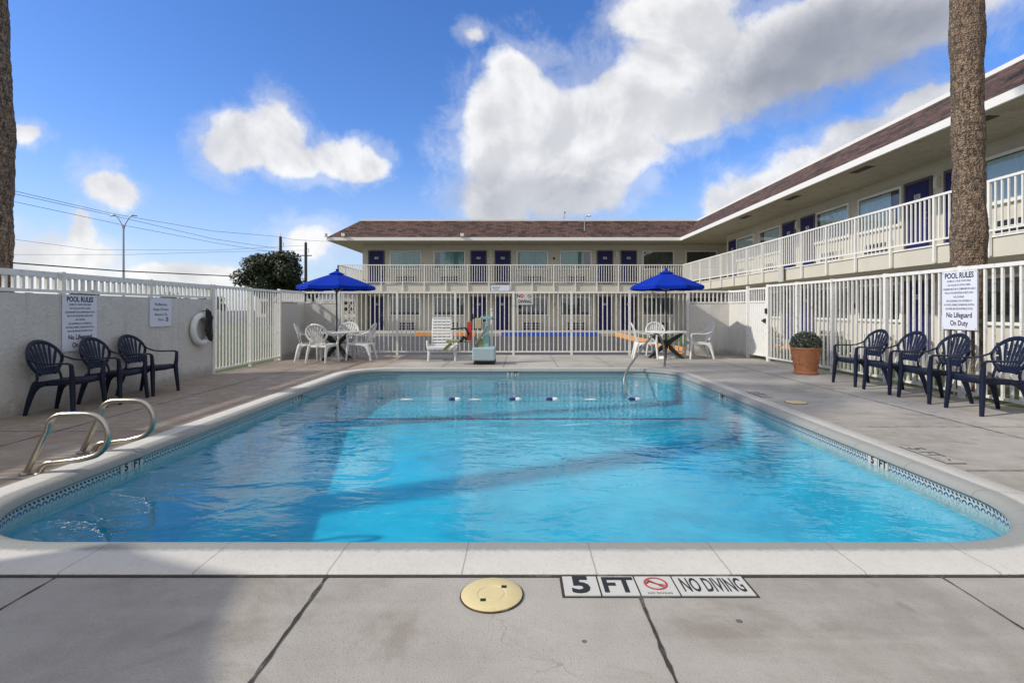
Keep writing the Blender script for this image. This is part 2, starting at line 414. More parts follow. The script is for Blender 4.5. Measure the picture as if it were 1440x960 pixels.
# ------------------------------------------------------------------ setting: ground, pool, deck
WZ = -.12
OUT = (-3.47, 3.31, 2.35, 10.80, 1.05)          # outer edge of the coping: x0 x1 y0 y1 corner radius
def ring(d, seg=14):
    x0, x1, y0, y1, r = OUT; x0 += d; x1 -= d; y0 += d*1.35; y1 -= d; r -= d
    pts = []
    for cx, cy, a0 in ((x1-r, y0+r, -90), (x1-r, y1-r, 0), (x0+r, y1-r, 90), (x0+r, y0+r, 180)):
        for k in range(seg+1):
            a = R(a0 + 90*k/seg); pts.append((cx+r*math.cos(a), cy+r*math.sin(a)))
    # subdivide the straight runs so that UVs stay even
    return pts
def arc_u(pts):
    u = [0]
    for i in range(len(pts)):
        a = pts[i]; b = pts[(i+1) % len(pts)]; u.append(u[-1] + math.hypot(b[0]-a[0], b[1]-a[1]))
    return u
def ring_sweep(prof, name, mt, parent=None, smooth=True):
    """closed sweep round the pool of (inset, z) pairs; uv = (metres along, metres across)"""
    mb = MB(); rings = [ring(d) for d, z in prof]; n = len(rings[0]); u = arc_u(ring(.25))
    cross = [0]
    for i in range(1, len(prof)): cross.append(cross[-1] + math.hypot(prof[i][0]-prof[i-1][0], prof[i][1]-prof[i-1][1]))
    for i, (d, z) in enumerate(prof):
        for p in rings[i]: mb.v.append((p[0], p[1], z))
    for i in range(len(prof)-1):
        for k in range(n):
            k2 = (k+1) % n
            mb.face((i*n+k, i*n+k2, (i+1)*n+k2, (i+1)*n+k), [(u[k], cross[i]), (u[k+1], cross[i]), (u[k+1], cross[i+1]), (u[k], cross[i+1])])
    return mb.build(name, mt, parent, smooth=smooth, angle=50)
def plate_with_hole(name, outer, hole, z, mt, skirt=.1):
    bm = bmesh.new(); E = []
    for loop in (outer, hole):
        vs = [bm.verts.new((x, y, z)) for x, y in loop]
        E += [bm.edges.new((vs[i], vs[(i+1) % len(vs)])) for i in range(len(vs))]
    bmesh.ops.triangle_fill(bm, edges=E, use_beauty=True)
    for f in bm.faces:
        f.normal_update()
        if f.normal.z < 0: f.normal_flip()
    if skirt:
        be = [e for e in bm.edges if len(e.link_faces) == 1]
        r = bmesh.ops.extrude_edge_only(bm, edges=be)
        for g in r['geom']:
            if isinstance(g, bmesh.types.BMVert): g.co.z -= skirt
    me = bpy.data.meshes.new(name); bm.to_mesh(me); bm.free(); me.materials.append(mt)
    o = bpy.data.objects.new(name, me); COL.objects.link(o); return o
hole0 = ring(-.014)
g = plate_with_hole('ground', [(-900,-300),(900,-300),(900,1500),(-900,1500)], ring(.15), -.09, M['asphalt'], 0); tag(g, kind='structure')
deck = plate_with_hole('pool_deck', [(-5.72,-8),(6.15,-8),(6.15,12.3),(5.8,14.02),(-5.72,14.02)], hole0, 0, M['concrete'], .14); tag(deck, kind='structure')
cop = ring_sweep([(0,-.05),(0,.006),(.006,.012),(.215,.012),(.24,.007),(.262,-.006),(.275,-.024),(.28,-.04),(.272,-.052),(.245,-.054)], 'pool_coping', M['coping']); tag(cop, kind='structure')
band = ring_sweep([(.25,-.052),(.25,-.21)], 'waterline_tiles', M['tile'], smooth=False); tag(band, kind='structure')
basin = ring_sweep([(.25,-.21),(.252,-2.4)], 'pool_basin', M['plaster']); tag(basin, kind='structure')
def floor_z(y):
    if y < 4.6: return -1.02
    if y < 7.6: return -1.02 + (y-4.6)/3.0*.46
    return -.56
mb = MB()
ys = [2.3, 4.6, 7.6, 11]
for a, b in zip(ys[:-1], ys[1:]): mb.quad((-3.7,a,floor_z(a)), (3.5,a,floor_z(a)), (3.5,b,floor_z(b)), (-3.7,b,floor_z(b)))
pf = mb.build('pool_floor', M['plaster']); tag(pf, kind='structure')
# dark tile line where the floor starts to drop, running up both side walls
mb = MB(); yl = 8.4
mb.quad((-3.215,yl-.05,floor_z(yl)+.004), (3.055,yl-.05,floor_z(yl)+.004), (3.055,yl+.05,floor_z(yl)+.004), (-3.215,yl+.05,floor_z(yl)+.004))
tag(mb.build('safety_line', M['buoy_b']), kind='structure')
# the water body: closed, its sides just inside the shell
mb = MB(); wr = ring(.24); mb.prism(wr, -2.0, WZ); wt = mb.build('water', M['water']); tag(wt, kind='structure')

jr = ring_sweep([(-.015,.0036),(-.0005,.0036)], 'coping_joint', M['joint'], smooth=False); tag(jr, kind='structure'); jr.parent = deck
# joints in the deck
mb = MB(); rj = random.Random(3)
def joint(x0, y0, x1, y1, w=.010):
    n = max(2, int(math.hypot(x1-x0, y1-y0)/.045)); dx, dy = x1-x0, y1-y0; L = math.hypot(dx, dy); nx, ny = -dy/L, dx/L
    pv = None
    for i in range(n+1):
        f = i/n; a = w/2*rj.uniform(.45, 1.5); c = rj.uniform(-.002, .002)
        p = (x0+dx*f+nx*(c+a), y0+dy*f+ny*(c+a), .0035); q = (x0+dx*f+nx*(c-a), y0+dy*f+ny*(c-a), .0035)
        if pv: mb.quad(pv[1], q, p, pv[0])
        pv = (p, q)
for x in (-4.85, -3.46, -2.08, -.865, .505, 1.9, 3.3): joint(x, -8, x+.005, 2.335, .013 if abs(x) < 1 else .009)
for y in (-3.0, .4): joint(-5.7, y, 6.1, y, .009)
joint(4.72, 2.5, 4.72, 13.5, .012); joint(-4.55, 2.5, -4.62, 13.0, .012)
for y in (2.42, 3.88, 5.34, 6.8, 8.25, 9.7, 11.2): joint(3.35, y, 6.1, y, .008); 
for y in (3.7, 5.15, 6.7, 8.3, 9.9, 11.5): joint(-5.68, y, -3.51, y-.02, .008)
for x in (-2.9, -1.6, -.3, .85, 2.0, 3.3): joint(x, 10.84, x+.02, 13.9, .009)
joint(-4.7, 12.2, 5.6, 12.25, .008)
tag(mb.build('deck_joints', M['joint'], deck), kind='structure')

# lawn strips, walks and kerbs
def sheet(name, poly, z, mt):
    mb = MB(); mb.v = [(x, y, z) for x, y in poly]; mb.face(range(len(poly))); return tag(mb.build(name, mt), kind='structure')
sheet('lawn', [(-5.76,-8),(-5.76,14.05),(-9,18),(-9.2,45),(-60,45),(-60,-8)], -.03, M['grass'])
sheet('lawn_strip', [(6.2,-8),(8.6,-8),(8.6,26),(5.0,26),(5.0,14.5),(6.2,12.4)], -.03, M['grass'])
sheet('street', [(-400,50),(400,50),(400,60),(-400,60)], -.075, M['asphalt'])
mb = MB(); mb.box(-12, 11.15, 26.0, 31.58, -.09, .0); mb.box(8.7, 11.15, -8, 26.0, -.09, .0)
tag(mb.build('walkway', M['walk']), kind='structure')
mb = MB(); mb.box(-12, 8.6, 25.8, 25.97, -.09, .06, 0)
mb.box(-5.1, -2.1, 25.75, 25.985, -.085, .10, 1); mb.box(-.8, 4.0, 25.75, 25.985, -.085, .10, 2)
mb.box(4.82, 4.98, 15.2, 25.75, -.085, .09, 1); mb.box(8.55, 8.72, 14.6, 19.5, -.085, .07, 1); mb.box(8.55, 8.72, -8, 14.6, -.085, .07, 0); mb.box(8.55, 8.72, 19.5, 25.75, -.085, .07, 0)
tag(mb.build('kerb', [M['walk'], M['orange'], M['blue_kerb']]), kind='structure')
mb = MB()
for x in (-9, -6.2, -3.4, -.6, 2.2): mb.quad((x-.04,23.5,-.084), (x+.04,23.5,-.084), (x+.04,25.6,-.084), (x-.04,25.6,-.084))
tag(mb.build('parking_lines', M['blue_kerb']), kind='structure')

# ------------------------------------------------------------------ depth marker tiles and lids in the deck
def tile_run(name, label, items, x0, y0, ang, h=.155, group=None, face='sign_w', ink='black'):
    """items: (width, mb of black marks, mb of red marks or None)"""
    root = empty(name, (x0, y0, .004), ang); tag(root, label, 'marker tile', group)
    x = 0
    for w, dark, red in items:
        t = MB(); t.box(x+.004, x+w-.004, -h/2, h/2, -.003, .003); ti = t.build('tile', M[face], root)
        a = MB(); a.add(dark, Matrix.Translation((x+w/2, 0, .0042))); a.build('lettering', M[ink], ti)
        if red:
            b = MB(); b.add(red, Matrix.Translation((x+w/2, 0, .0050))); b.build('prohibition_ring', M['red'], ti)
        x += w
    g = MB(); g.box(-.008, x+.008, -h/2-.008, h/2+.008, -.006, -.001); g.build('grout_bed', M['joint'], root)
    return root
def ring_mb(r0, r1, seg=28, slash=True):
    mb = MB()
    for k in range(seg):
        a = 2*PI*k/seg; b = 2*PI*(k+1)/seg
        mb.quad((r0*math.cos(a), r0*math.sin(a), 0), (r1*math.cos(a), r1*math.sin(a), 0), (r1*math.cos(b), r1*math.sin(b), 0), (r0*math.cos(b), r0*math.sin(b), 0))
    if slash: mb.bar((-r0*.72, r0*.72, 0), (r0*.72, -r0*.72, 0), (r1-r0)*1.0, .0006)
    return mb
def diver_mb(s):
    mb = MB()
    mb.bar((-.30*s, .22*s, 0), (.10*s, -.06*s, 0), .13*s, .0004); mb.bar((.05*s, -.02*s, 0), (.42*s, -.16*s, 0), .07*s, .0004)
    mb.bar((-.30*s, .22*s, 0), (-.46*s, .02*s, 0), .08*s, .0004)
    for k in range(10):
        a = 2*PI*k/10; b = 2*PI*(k+1)/10
        mb.v += [(.2*s, -.2*s+.0, 0), (.2*s+.08*s*math.cos(a), -.2*s+.08*s*math.sin(a), 0), (.2*s+.08*s*math.cos(b), -.2*s+.08*s*math.sin(b), 0)]
        n = len(mb.v); mb.face((n-3, n-2, n-1))
    return mb
d5 = text_mb('5', .18, .007, sx=.95); dft = text_mb('FT', .17, .005, sx=.78); dnd = text_mb('NO DIVING', .155, .0022, sx=.335)
dnds = MB(); dnds.add(diver_mb(.085), Matrix.Translation((0,.015,0))); dnds.add(text_mb('NO DIVING', .02), Matrix.Translation((0,-.062,0)))
rg = MB(); rg.add(ring_mb(.042, .051), Matrix.Translation((0,.015,0)))
items = [(.158, d5, None), (.165, dft, None), (.168, dnds, rg), (.318, dnd, None)]
tile_run('depth_marker', 'row of white deck tiles reading 5 FT and NO DIVING by the near pool edge', items, .195, 2.252, 0)
M['worn_tile'] = simple('worn_grey_tile', (.34,.325,.295,1), .7, .12, 20, grime=(.2,.19,.17,1), gs=22)
M['worn_ink'] = simple('worn_black_lettering', (.09,.085,.08,1), .7, .3, 60)
tile_run('depth_marker', 'worn 5 FT tiles in the deck on the right, nearest to the camera', [(a, b, None) for a, b, c in items[:3]], 3.43, 4.55, R(-90), .14, None, 'worn_tile', 'worn_ink')
tile_run('depth_marker', 'worn faded tiles in the deck on the right beside the faded lid', [(a, b, None) for a, b, c in items[:3]], 3.43, 7.62, R(-90), .14, None, 'worn_tile', 'worn_ink')
# depth tiles on the waterline band
def wall_marks(name, label, txts, px, py, ang):
    root = empty(name, (px, py, -.088), ang); tag(root, label, 'depth marker', 'depth numbers on the waterline')
    for i, tx in enumerate(txts):
        t = MB(); t.box(-.0 + i*.125, .115 + i*.125, -.004, .004, -.036, .036); ti = t.build('tile', M['sign_w'], root)
        l = MB(); l.add(text_mb(tx, .085, .004, sx=1.0), Matrix.Translation((.058+i*.125, -.0048, 0)) @ Matrix.Rotation(PI/2, 4, 'X')); l.build('lettering', M['black'], ti)
wall_marks('waterline_marker', 'white waterline tiles reading 5 FT on the left pool wall', ['5', 'FT'], -3.213, 4.20, R(90))
wall_marks('waterline_marker', 'white waterline tiles reading 5 FT on the right pool wall', ['5', 'FT'], 3.053, 4.52, R(-90))
wall_marks('waterline_marker', 'white waterline tiles reading 3 FT on the far pool wall', ['3', 'FT'], -.22, 10.543, 0)
wall_marks('waterline_marker', 'white waterline tiles reading 4 FT on the left wall by the rope', ['4', 'FT'], -3.213, 7.45, R(90))
wall_marks('waterline_marker', 'white waterline tiles reading 4 FT on the right wall by the rope', ['4', 'FT'], 3.053, 7.85, R(-90))

root = empty('skimmer_lid', (-.109, 2.187, .004)); tag(root, 'round cream yellow skimmer lid in the concrete near the pool edge', 'lid')
mb = MB(); mb.lathe([(.129,0),(.129,.004),(.126,.006),(.06,.006),(.058,.0045),(.053,.0045),(.051,.006),(.001,.006)], 48); mb.build('cover', M['lid'], root, smooth=True)
for x, y in ((-.034,-.052), (.050,.050)):
    mb = MB(); mb.box(x-.011, x+.011, y-.010, y+.010, .0062, .0072); mb.build('finger_hole', M['dark'], root, rz=0)
mb = MB(); mb.lathe([(.134,-.003),(.134,.001),(.130,.0015),(.130,-.003)], 48, cap=False); mb.build('rim', M['joint'], root)
root = empty('skimmer_lid', (3.62, 6.75, .004)); tag(root, 'faded yellow round lid in the deck right of the pool', 'lid')
mb = MB(); mb.lathe([(.13,0),(.13,.004),(.127,.005),(.001,.005)], 32); mb.build('cover', M['lid'], root, smooth=True)
mb = MB(); mb.lathe([(.139,-.003),(.139,.001),(.131,.0015),(.131,-.003)], 32, cap=False); mb.build('rim', M['joint'], root)
# dark step-edge tiles in the far right corner
mb = MB(); rr = ring(.247, 14)
cor = [p for p in rr if p[0] > 2.15 and p[1] > 9.9]
cor = sorted(cor, key=lambda p: (p[0], -p[1]))
cor = [(2.0+i*.16, 10.553) for i in range(2)] + cor
for a, b in zip(cor[:-1], cor[1:]):
    va = Vector((a[0], a[1], 0)); vb = Vector((b[0], b[1], 0)); d = (vb-va)*.1; va += d; vb -= d
    mb.quad((va.x, va.y, -.15), (vb.x, vb.y, -.15), (vb.x, vb.y, -.06), (va.x, va.y, -.06))
tag(mb.build('corner_tiles', M['buoy_b']), kind='structure')

# ------------------------------------------------------------------ fences and walls round the deck
def fence(name, label, path, z0, z1, bay=1.45, gap=.118, bw=.024, post=.058, pz0=0.0, cat='fence', rail_h=.05, low_rail=True, part='picket_panel', zb=None, group=None):
    base = path[0]; root = empty(name, (base[0], base[1], 0)); tag(root, label, cat, group)
    def L(p): return (p[0]-base[0], p[1]-base[1])
    zb = zb if zb is not None else z0
    for a, b in zip(path[:-1], path[1:]):
        la, lb = L(a), L(b); D = math.hypot(lb[0]-la[0], lb[1]-la[1]); t = ((lb[0]-la[0])/D, (lb[1]-la[1])/D)
        nb = max(1, round(D/bay)); bl = D/nb
        r = MB(); r.bar((la[0], la[1], z1-rail_h/2), (lb[0], lb[1], z1-rail_h/2), .05, rail_h)
        r.build('top_rail', M['white'], root)
        if low_rail:
            r = MB(); r.bar((la[0], la[1], z0+.02), (lb[0], lb[1], z0+.02), .036, .036); r.build('bottom_rail', M['white'], root)
        for i in range(nb):
            s0 = i*bl
            p = MB(); x, y = la[0]+t[0]*s0, la[1]+t[1]*s0
            p.bar((x, y, pz0), (x, y, z1+.012), post, post, up=(t[0], t[1], 0)); p.build('post', M['white'], root)
            q = MB(); k = max(1, round(bl/gap)); 
            for j in range(1, k):
                s = s0 + bl*j/k; x, y = la[0]+t[0]*s, la[1]+t[1]*s
                q.bar((x, y, zb+(.04 if low_rail else 0)), (x, y, z1-rail_h), bw, bw, up=(t[0], t[1], 0))
            q.build(part, M['white'], root)
    p = MB(); x, y = L(path[-1]); p.bar((x, y, pz0), (x, y, z1+.012), post, post, up=(1,0,0)); p.build('post', M['white'], root)
    return root
fence('picket_fence', 'long white metal bar fence across the far end of the pool deck', [(-4.78,13.9),(4.55,13.9)], .07, 1.70)
fence('picket_fence', 'white metal bar fence along the right side behind the navy chairs', [(5.88,12.17),(6.06,10),(6.06,-6)], .07, 1.79, gap=.125, bw=.028)
fence('picket_fence', 'short white bar fence bay between the two stucco walls at left', [(-5.72,9.74),(-5.72,12.48)], .06, 1.67, bay=1.37, gap=.11, bw=.024)
def stucco_wall(label, path, h, th=.16, side=1):
    base = path[0]; root = empty('stucco_wall', (base[0], base[1], 0)); tag(root, label, 'wall')
    pts = [Vector((p[0]-base[0], p[1]-base[1], 0)) for p in path]; N = len(pts); mb = MB(); off = []
    for i, p in enumerate(pts):
        d1 = (pts[i]-pts[i-1]).normalized() if i > 0 else (pts[1]-pts[0]).normalized()
        d2 = (pts[i+1]-pts[i]).normalized() if i < N-1 else d1
        n1 = Vector((-d1.y, d1.x, 0)); n2 = Vector((-d2.y, d2.x, 0)); n = (n1+n2).normalized(); off.append(p + n*(th*side/max(.3, n.dot(n1))))
    ring_ = [(p.x, p.y) for p in pts] + [(p.x, p.y) for p in reversed(off)]
    mb.prism(ring_ if side < 0 else ring_[::-1], -.1, h); mb.build('wall_body', M['stucco'], root)
    return root
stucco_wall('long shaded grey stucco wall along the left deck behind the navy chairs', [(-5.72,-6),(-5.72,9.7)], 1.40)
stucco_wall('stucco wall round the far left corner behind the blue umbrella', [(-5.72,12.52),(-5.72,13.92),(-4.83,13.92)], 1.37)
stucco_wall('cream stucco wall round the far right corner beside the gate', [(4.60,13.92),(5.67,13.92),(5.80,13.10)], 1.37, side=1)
fence('wall_railing', 'low white baluster railing on top of the long left stucco wall', [(-5.76,-6),(-5.76,9.7)], 1.415, 1.67, bay=1.55, gap=.105, bw=.034, pz0=1.40, cat='railing', rail_h=.07, group='railings on the stucco walls')
fence('wall_railing', 'low white railing on top of the far left corner wall', [(-5.76,12.52),(-5.76,13.96),(-4.83,13.96)], 1.385, 1.70, bay=1.4, gap=.105, bw=.03, pz0=1.37, cat='railing', group='railings on the stucco walls')
fence('wall_railing', 'low white railing on top of the far right corner wall', [(4.60,13.97),(5.70,13.97),(5.83,13.10)], 1.385, 1.72, bay=1.4, gap=.105, bw=.03, pz0=1.37, cat='railing', group='railings on the stucco walls')
# gate
gx0, gy0, gx1, gy1 = 5.80, 13.07, 5.885, 12.20
ga = math.atan2(gy1-gy0, gx1-gx0); GL = math.hypot(gx1-gx0, gy1-gy0)
root = empty('pool_gate', (gx0, gy0, 0), ga); tag(root, 'white metal gate with a solid panel and black latch at far right', 'gate')
for x in (0, GL):
    mb = MB(); mb.box(x-.032, x+.032, -.032, .032, 0, 1.80); mb.build('gate_post', M['white'], root)
mb = MB(); mb.box(.05, .09, -.02, .02, .10, 1.74); mb.box(GL-.09, GL-.05, -.02, .02, .10, 1.74); mb.box(.05, GL-.05, -.022, .022, 1.70, 1.745); mb.box(.05, GL-.05, -.022, .022, 1.38, 1.42); mb.box(.05, GL-.05, -.022, .022, .10, .14); mb.build('gate_frame', M['white'], root)
mb = MB(); mb.box(.09, GL-.09, -.006, .006, .14, 1.38); mb.build('gate_panel', M['white_plastic'], root)
mb = MB()
for k in range(1, 7): x = .09+(GL-.18)*k/7; mb.box(x-.011, x+.011, -.012, .012, 1.42, 1.70)
for k in range(1, 8): x = .09+(GL-.18)*k/8; mb.box(x-.006, x+.006, -.014, .010, .48, 1.38)
mb.build('picket_panel', M['white'], root)
mb = MB(); mb.box(GL-.20, GL-.06, -.05, -.022, .93, .97); mb.box(GL-.10, GL-.05, -.06, -.022, .90, 1.0); mb.build('latch', M['black'], root)
mb = MB(); mb.box(GL-.03, GL+.03, -.07, -.034, 1.12, 1.24); mb.build('lock_box', M['black'], root)

# ------------------------------------------------------------------ signs
def sign(name, label, w, h, lines, loc, rz, extra=None, board='sign'):
    """local: x to the right, z up, faces -y"""
    root = empty(name, loc, rz); tag(root, label, 'sign')
    b = MB(); b.box(-w/2, w/2, -.004, .004, -h/2, h/2); b.build('board', M[board], root)
    l = MB()
    for txt, size, z, sx, bold in lines:
        l.add(text_mb(txt, size, bold, sx=sx), Matrix.Translation((0, -.0052, z)) @ Matrix.Rotation(PI/2, 4, 'X'))
    l.build('lettering', M['black'], root)
    s = MB()
    for x in (-w/2+.02, w/2-.02):
        for z in (-h/2+.02, h/2-.02): s.lathe([(.006,-.0)], 8, (0,0,0)) if False else s.box(x-.005, x+.005, -.0065, -.004, z-.005, z+.005)
    s.build('screws', M['steel_dark'], root)
    if extra: extra(root)
    return root
rules = [('POOL RULES', .105, .335, .78, .003), ('SWIM AT YOUR OWN RISK', .037, .262, .85, .0005), ('NO GLASS IN POOL AREA', .037, .208, .85, .0005),
         ('CHILDREN MUST BE ACCOMPANIED BY ADULT', .037, .153, .66, .0005), ('POOL IS FOR REGISTERED GUESTS ONLY', .037, .100, .68, .0005),
         ('NO DIVING', .038, .045, .85, .0005), ('NO RUNNING OR HORSEPLAY', .037, -.01, .8, .0005), ('NO FOOD, DRINKS OR SMOKING IN POOL', .037, -.063, .68, .0005),
         ('SHOWER BEFORE ENTERING POOL', .037, -.118, .75, .0005), ('No Lifeguard', .098, -.205, .80, .0022), ('On Duty', .098, -.315, .80, .0022)]
rR = [(a, b, c*1.0, d, e) for a, b, c, d, e in rules]
sign('pool_rules_sign', 'white POOL RULES sign fixed to the right bar fence before the palm', .56, .80, rR, (6.02, 7.08, 1.335), R(-90))
rL = [(a, b*.88, c*.9, d, e) for a, b, c, d, e in rules]
sign('pool_rules_sign', 'shaded POOL RULES sign on the left stucco wall above a navy chair', .53, .72, rL, (-5.708, 6.77, 1.035), R(90))
sign('capacity_sign', 'smaller sign on the left wall giving the maximum number 25', .50, .45,
     [('The Maximum', .062, .125, .8, .0006), ('Number Of Persons', .060, .045, .72, .0006), ('Allowed In The', .060, -.035, .8, .0006), ('Pool Is', .060, -.115, .8, .0006), ('               25', .085, -.115, .8, .003)],
     (-5.708, 8.30, 1.165), R(90))
def nodive(root):
    r = MB(); r.add(ring_mb(.038, .050), Matrix.Translation((.125, -.0056, .075)) @ Matrix.Rotation(PI/2, 4, 'X')); r.build('prohibition_ring', M['black'], root)
    r = MB(); r.add(text_mb('O', .125, .006, sx=.9), Matrix.Translation((-.075, -.006, .075)) @ Matrix.Rotation(PI/2, 4, 'X')); r.build('red_letter', M['red'], root)
sign('no_diving_sign', 'small white NO DIVING sign hung on the far bar fence', .44, .31, [('N', .125, .075, .9, .004), ('DIVING', .118, -.075, .88, .004)], (.19, 13.865, 1.50), 0, None, 'sign_w')
# the N stands left of the red O
sg = [o for o in bpy.data.objects if o.name.startswith('no_diving_sign')][0]
for ch in sg.children:
    if ch.name.startswith('lettering'):
        me = ch.data
        for v in me.vertices:
            if v.co.z > 0: v.co.x -= .165
nodive(sg)

# ------------------------------------------------------------------ monobloc chairs
def chair_parts(mt, name, slats=7):
    """armchair of moulded plastic, faces -y; returns an Empty with its parts"""
    root = empty(name)
    # seat: dished grid with a rolled front lip
    s = MB(); nx, ny = 12, 10; top = []
    for j in range(ny+1):
        for i in range(nx+1):
            u = i/nx*2-1; v = j/ny                      # v 0 front .. 1 back
            w = .235 - .03*v; x = u*w; y = -.235 + .44*v
            z = .425 - .03*v - .016*(1-u*u)*math.sin(PI*min(1, v*1.1)) - (.045*(1-v*8)**2 if v < .125 else 0)
            if abs(u) > .85: z += .006
            s.v.append((x, y, z)); 
    n = (nx+1)*(ny+1)
    s.v += [(x, y, z-.012) for x, y, z in s.v[:n]]
    for j in range(ny):
        for i in range(nx):
            if 2 <= j <= 8 and i in (3, 5, 6, 8) and name != 'x' : pass
            a = j*(nx+1)+i; s.face((a, a+1, a+nx+2, a+nx+1)); s.face((n+a, n+a+nx+1, n+a+nx+2, n+a+1))
    for j in range(ny):
        for i0, fl in ((0, 0), (nx, 1)):
            a = j*(nx+1)+i0; b = a+nx+1; s.face((a, b, n+b, n+a) if not fl else (a, n+a, n+b, b))
    for i in range(nx):
        a = i; s.face((a, n+a, n+a+1, a+1)); a = ny*(nx+1)+i; s.face((a, a+1, n+a+1, n+a))
    s.sweep([(-.235,-.225,.395),(-.225,-.24,.392),(0,-.25,.388),(.225,-.24,.392),(.235,-.225,.395)], .012, .034, 8)   # apron
    s.sweep([(-.225,-.22,.385),(-.205,.2,.365)], .010, .024, 8); s.sweep([(.225,-.22,.385),(.205,.2,.365)], .010, .024, 8)
    s.sweep([(-.20,.205,.37),(.20,.205,.37)], .010, .022, 8)
    s.build('seat', mt, root, smooth=True, angle=50)
    # backrest: oval hoop, radiating slats, solid lower panel
    def B(x, z):                                          # a point of the back's curved, raked sheet
        return (x, .205 + (z-.40)*.30 - .55*x*x*(.4+.6*min(1, (z-.38)/.3)), z)
    b = MB(); hoop = []
    K = 22
    for k in range(K+1):
        a = R(-58) + (R(238)-R(-58))*k/K
        x = .252*math.cos(a); z = .655 + .215*math.sin(a)
        if z < .655: x *= 1 - .25*((.655-z)/.2)
        hoop.append(B(x, z))
    b.sweep(hoop, [.027]*(K+1), .012, 8, up=(0,-1,.25))
    top_in = lambda x: .655 + .205*math.sqrt(max(0, 1-(x/.25)**2))
    for i in range(slats):
        u = (i-(slats-1)/2)/((slats-1)/2)
        xb = u*.105; xt = u*.205; zt = top_in(xt)-.005; pts = []
        for q in range(6):
            f = q/5; pts.append(B(xb+(xt-xb)*f, .535+(zt-.535)*f))
        b.sweep(pts, [.0140, .0175, .0215, .0245, .0245, .018], .0060, 8, up=(0,-1,.25))
    low = [B(-.150,.525), B(-.075,.518), B(0,.515), B(.075,.518), B(.150,.525)]
    b.sweep(low, [.018,.045,.050,.045,.018], .008, 8, up=(0,-1,.25)) if False else None
    # lower panel as a curved sheet between z .47 and .55
    n0 = len(b.v); cols = 9
    for th in (0, .010):
        for zz in (.462, .50, .548):
            for i in range(cols):
                x = (-.15 + .30*i/(cols-1))*(1 if zz > .48 else .9); p = B(x, zz); b.v.append((p[0], p[1]+th, p[2]))
    for r_ in range(2):
        for i in range(cols-1):
            a = n0+r_*cols+i; b.face((a, a+1, a+cols+1, a+cols)); a += 3*cols; b.face((a, a+cols, a+cols+1, a+1))
    for i in range(cols-1):
        a = n0+i; c = a+3*cols; b.face((a, c, c+1, a+1)); a = n0+2*cols+i; c = a+3*cols; b.face((a, a+1, c+1, c))
    for sx in (-1, 1):                                    # uprights from seat rail to hoop
        b.sweep([(sx*.195,.21,.36), B(sx*.175,.44), B(sx*.165,.50), B(sx*.15,.56)], [.020,.020,.022,.016], .011, 8, up=(0,-1,.25))
    b.build('backrest', mt, root, smooth=True, angle=50)
    for sx in (-1, 1):
        a = MB(); p0 = B(sx*.250,.70)
        a.sweep([(p0[0]-sx*.01, p0[1]+.008, .715), (p0[0]+sx*.008, p0[1]-.03, .668), (sx*.268, .12, .628), (sx*.275, .02, .618), (sx*.275, -.12, .622), (sx*.272, -.215, .622), (sx*.268, -.245, .605), (sx*.262,-.25,.57)],
                [.018,.022,.027,.029,.029,.028,.025,.024], [.013,.012,.011,.011,.011,.013,.018,.020], 8, up=(0,.15,1))
        a.build('armrest', mt, root, smooth=True, angle=50)
        l = MB(); l.sweep([(sx*.266,-.246,.605), (sx*.258,-.250,.50), (sx*.244,-.243,.40), (sx*.256,-.256,.22), (sx*.268,-.272,.0)], [.023,.027,.032,.028,.023], [.020,.025,.033,.029,.022], 8, up=(0,1,0))
        l.build('leg', mt, root, smooth=True, angle=50)
        l = MB(); l.sweep([(sx*.205,.19,.385), (sx*.208,.215,.34), (sx*.222,.262,.18), (sx*.232,.305,.0)], [.030,.030,.026,.021], [.048,.044,.032,.022], 8, up=(0,1,0))
        l.sweep([(sx*.225,.06,.375), (sx*.222,.15,.345), (sx*.220,.215,.26)], [.009,.011,.012], [.018,.020,.012], 8, up=(0,0,1))
        l.build('leg', mt, root, smooth=True, angle=50)
    return root
navy = chair_parts(M['navy'], 'plastic_armchair')
white = chair_parts(M['white_plastic'], 'plastic_armchair')
used = {'n': False, 'w': False}
def put_chair(kind, x, y, face, label, group, sc_=1.0):
    """face: direction in degrees the sitter looks to (0 = +x, 90 = +y)"""
    src = navy if kind == 'n' else white
    o = src if not used[kind] else copy_tree(src)
    used[kind] = True
    o.location = (x, y, .001); o.rotation_euler = (0, 0, R(face+90)); o.scale = (sc_, sc_, sc_); tag(o, label, 'chair', group); return o
gR = 'navy chairs in a row by the right fence'; gL = 'navy chairs along the left wall'
put_chair('n', 5.53, 8.38, 182, 'navy plastic armchair by the right fence, farthest of the four, nearest the planter', gR)
put_chair('n', 5.53, 7.62, 181, 'navy plastic armchair by the right fence, second from the planter', gR)
put_chair('n', 5.53, 6.90, 180, 'navy plastic armchair before the right rules sign, third from the planter', gR)
put_chair('n', 5.53, 6.11, 176, 'navy plastic armchair by the right fence, nearest to the camera', gR)
put_chair('n', -5.33, 6.14, 4, 'navy plastic armchair at the left wall, nearest of the three to the grab rails', gL, .95)
put_chair('n', -5.33, 6.86, 2, 'navy plastic armchair at the left wall, middle one below the rules sign', gL, .95)
put_chair('n', -5.33, 7.50, -2, 'navy plastic armchair at the left wall, farthest of the three toward the life ring', gL, .95)
gW = 'white plastic chairs at the umbrella tables'
put_chair('w', -4.98, 12.45, 15, 'white plastic armchair at the left table, nearest the corner wall', gW)
put_chair('w', -4.50, 11.95, 83, 'white plastic armchair at the left table with its back to the pool', gW)
put_chair('w', -4.42, 13.35, -88, 'white plastic armchair behind the left table facing the pool', gW)
put_chair('w', -3.78, 12.55, 178, 'white plastic armchair on the right of the left table, seen side on', gW)
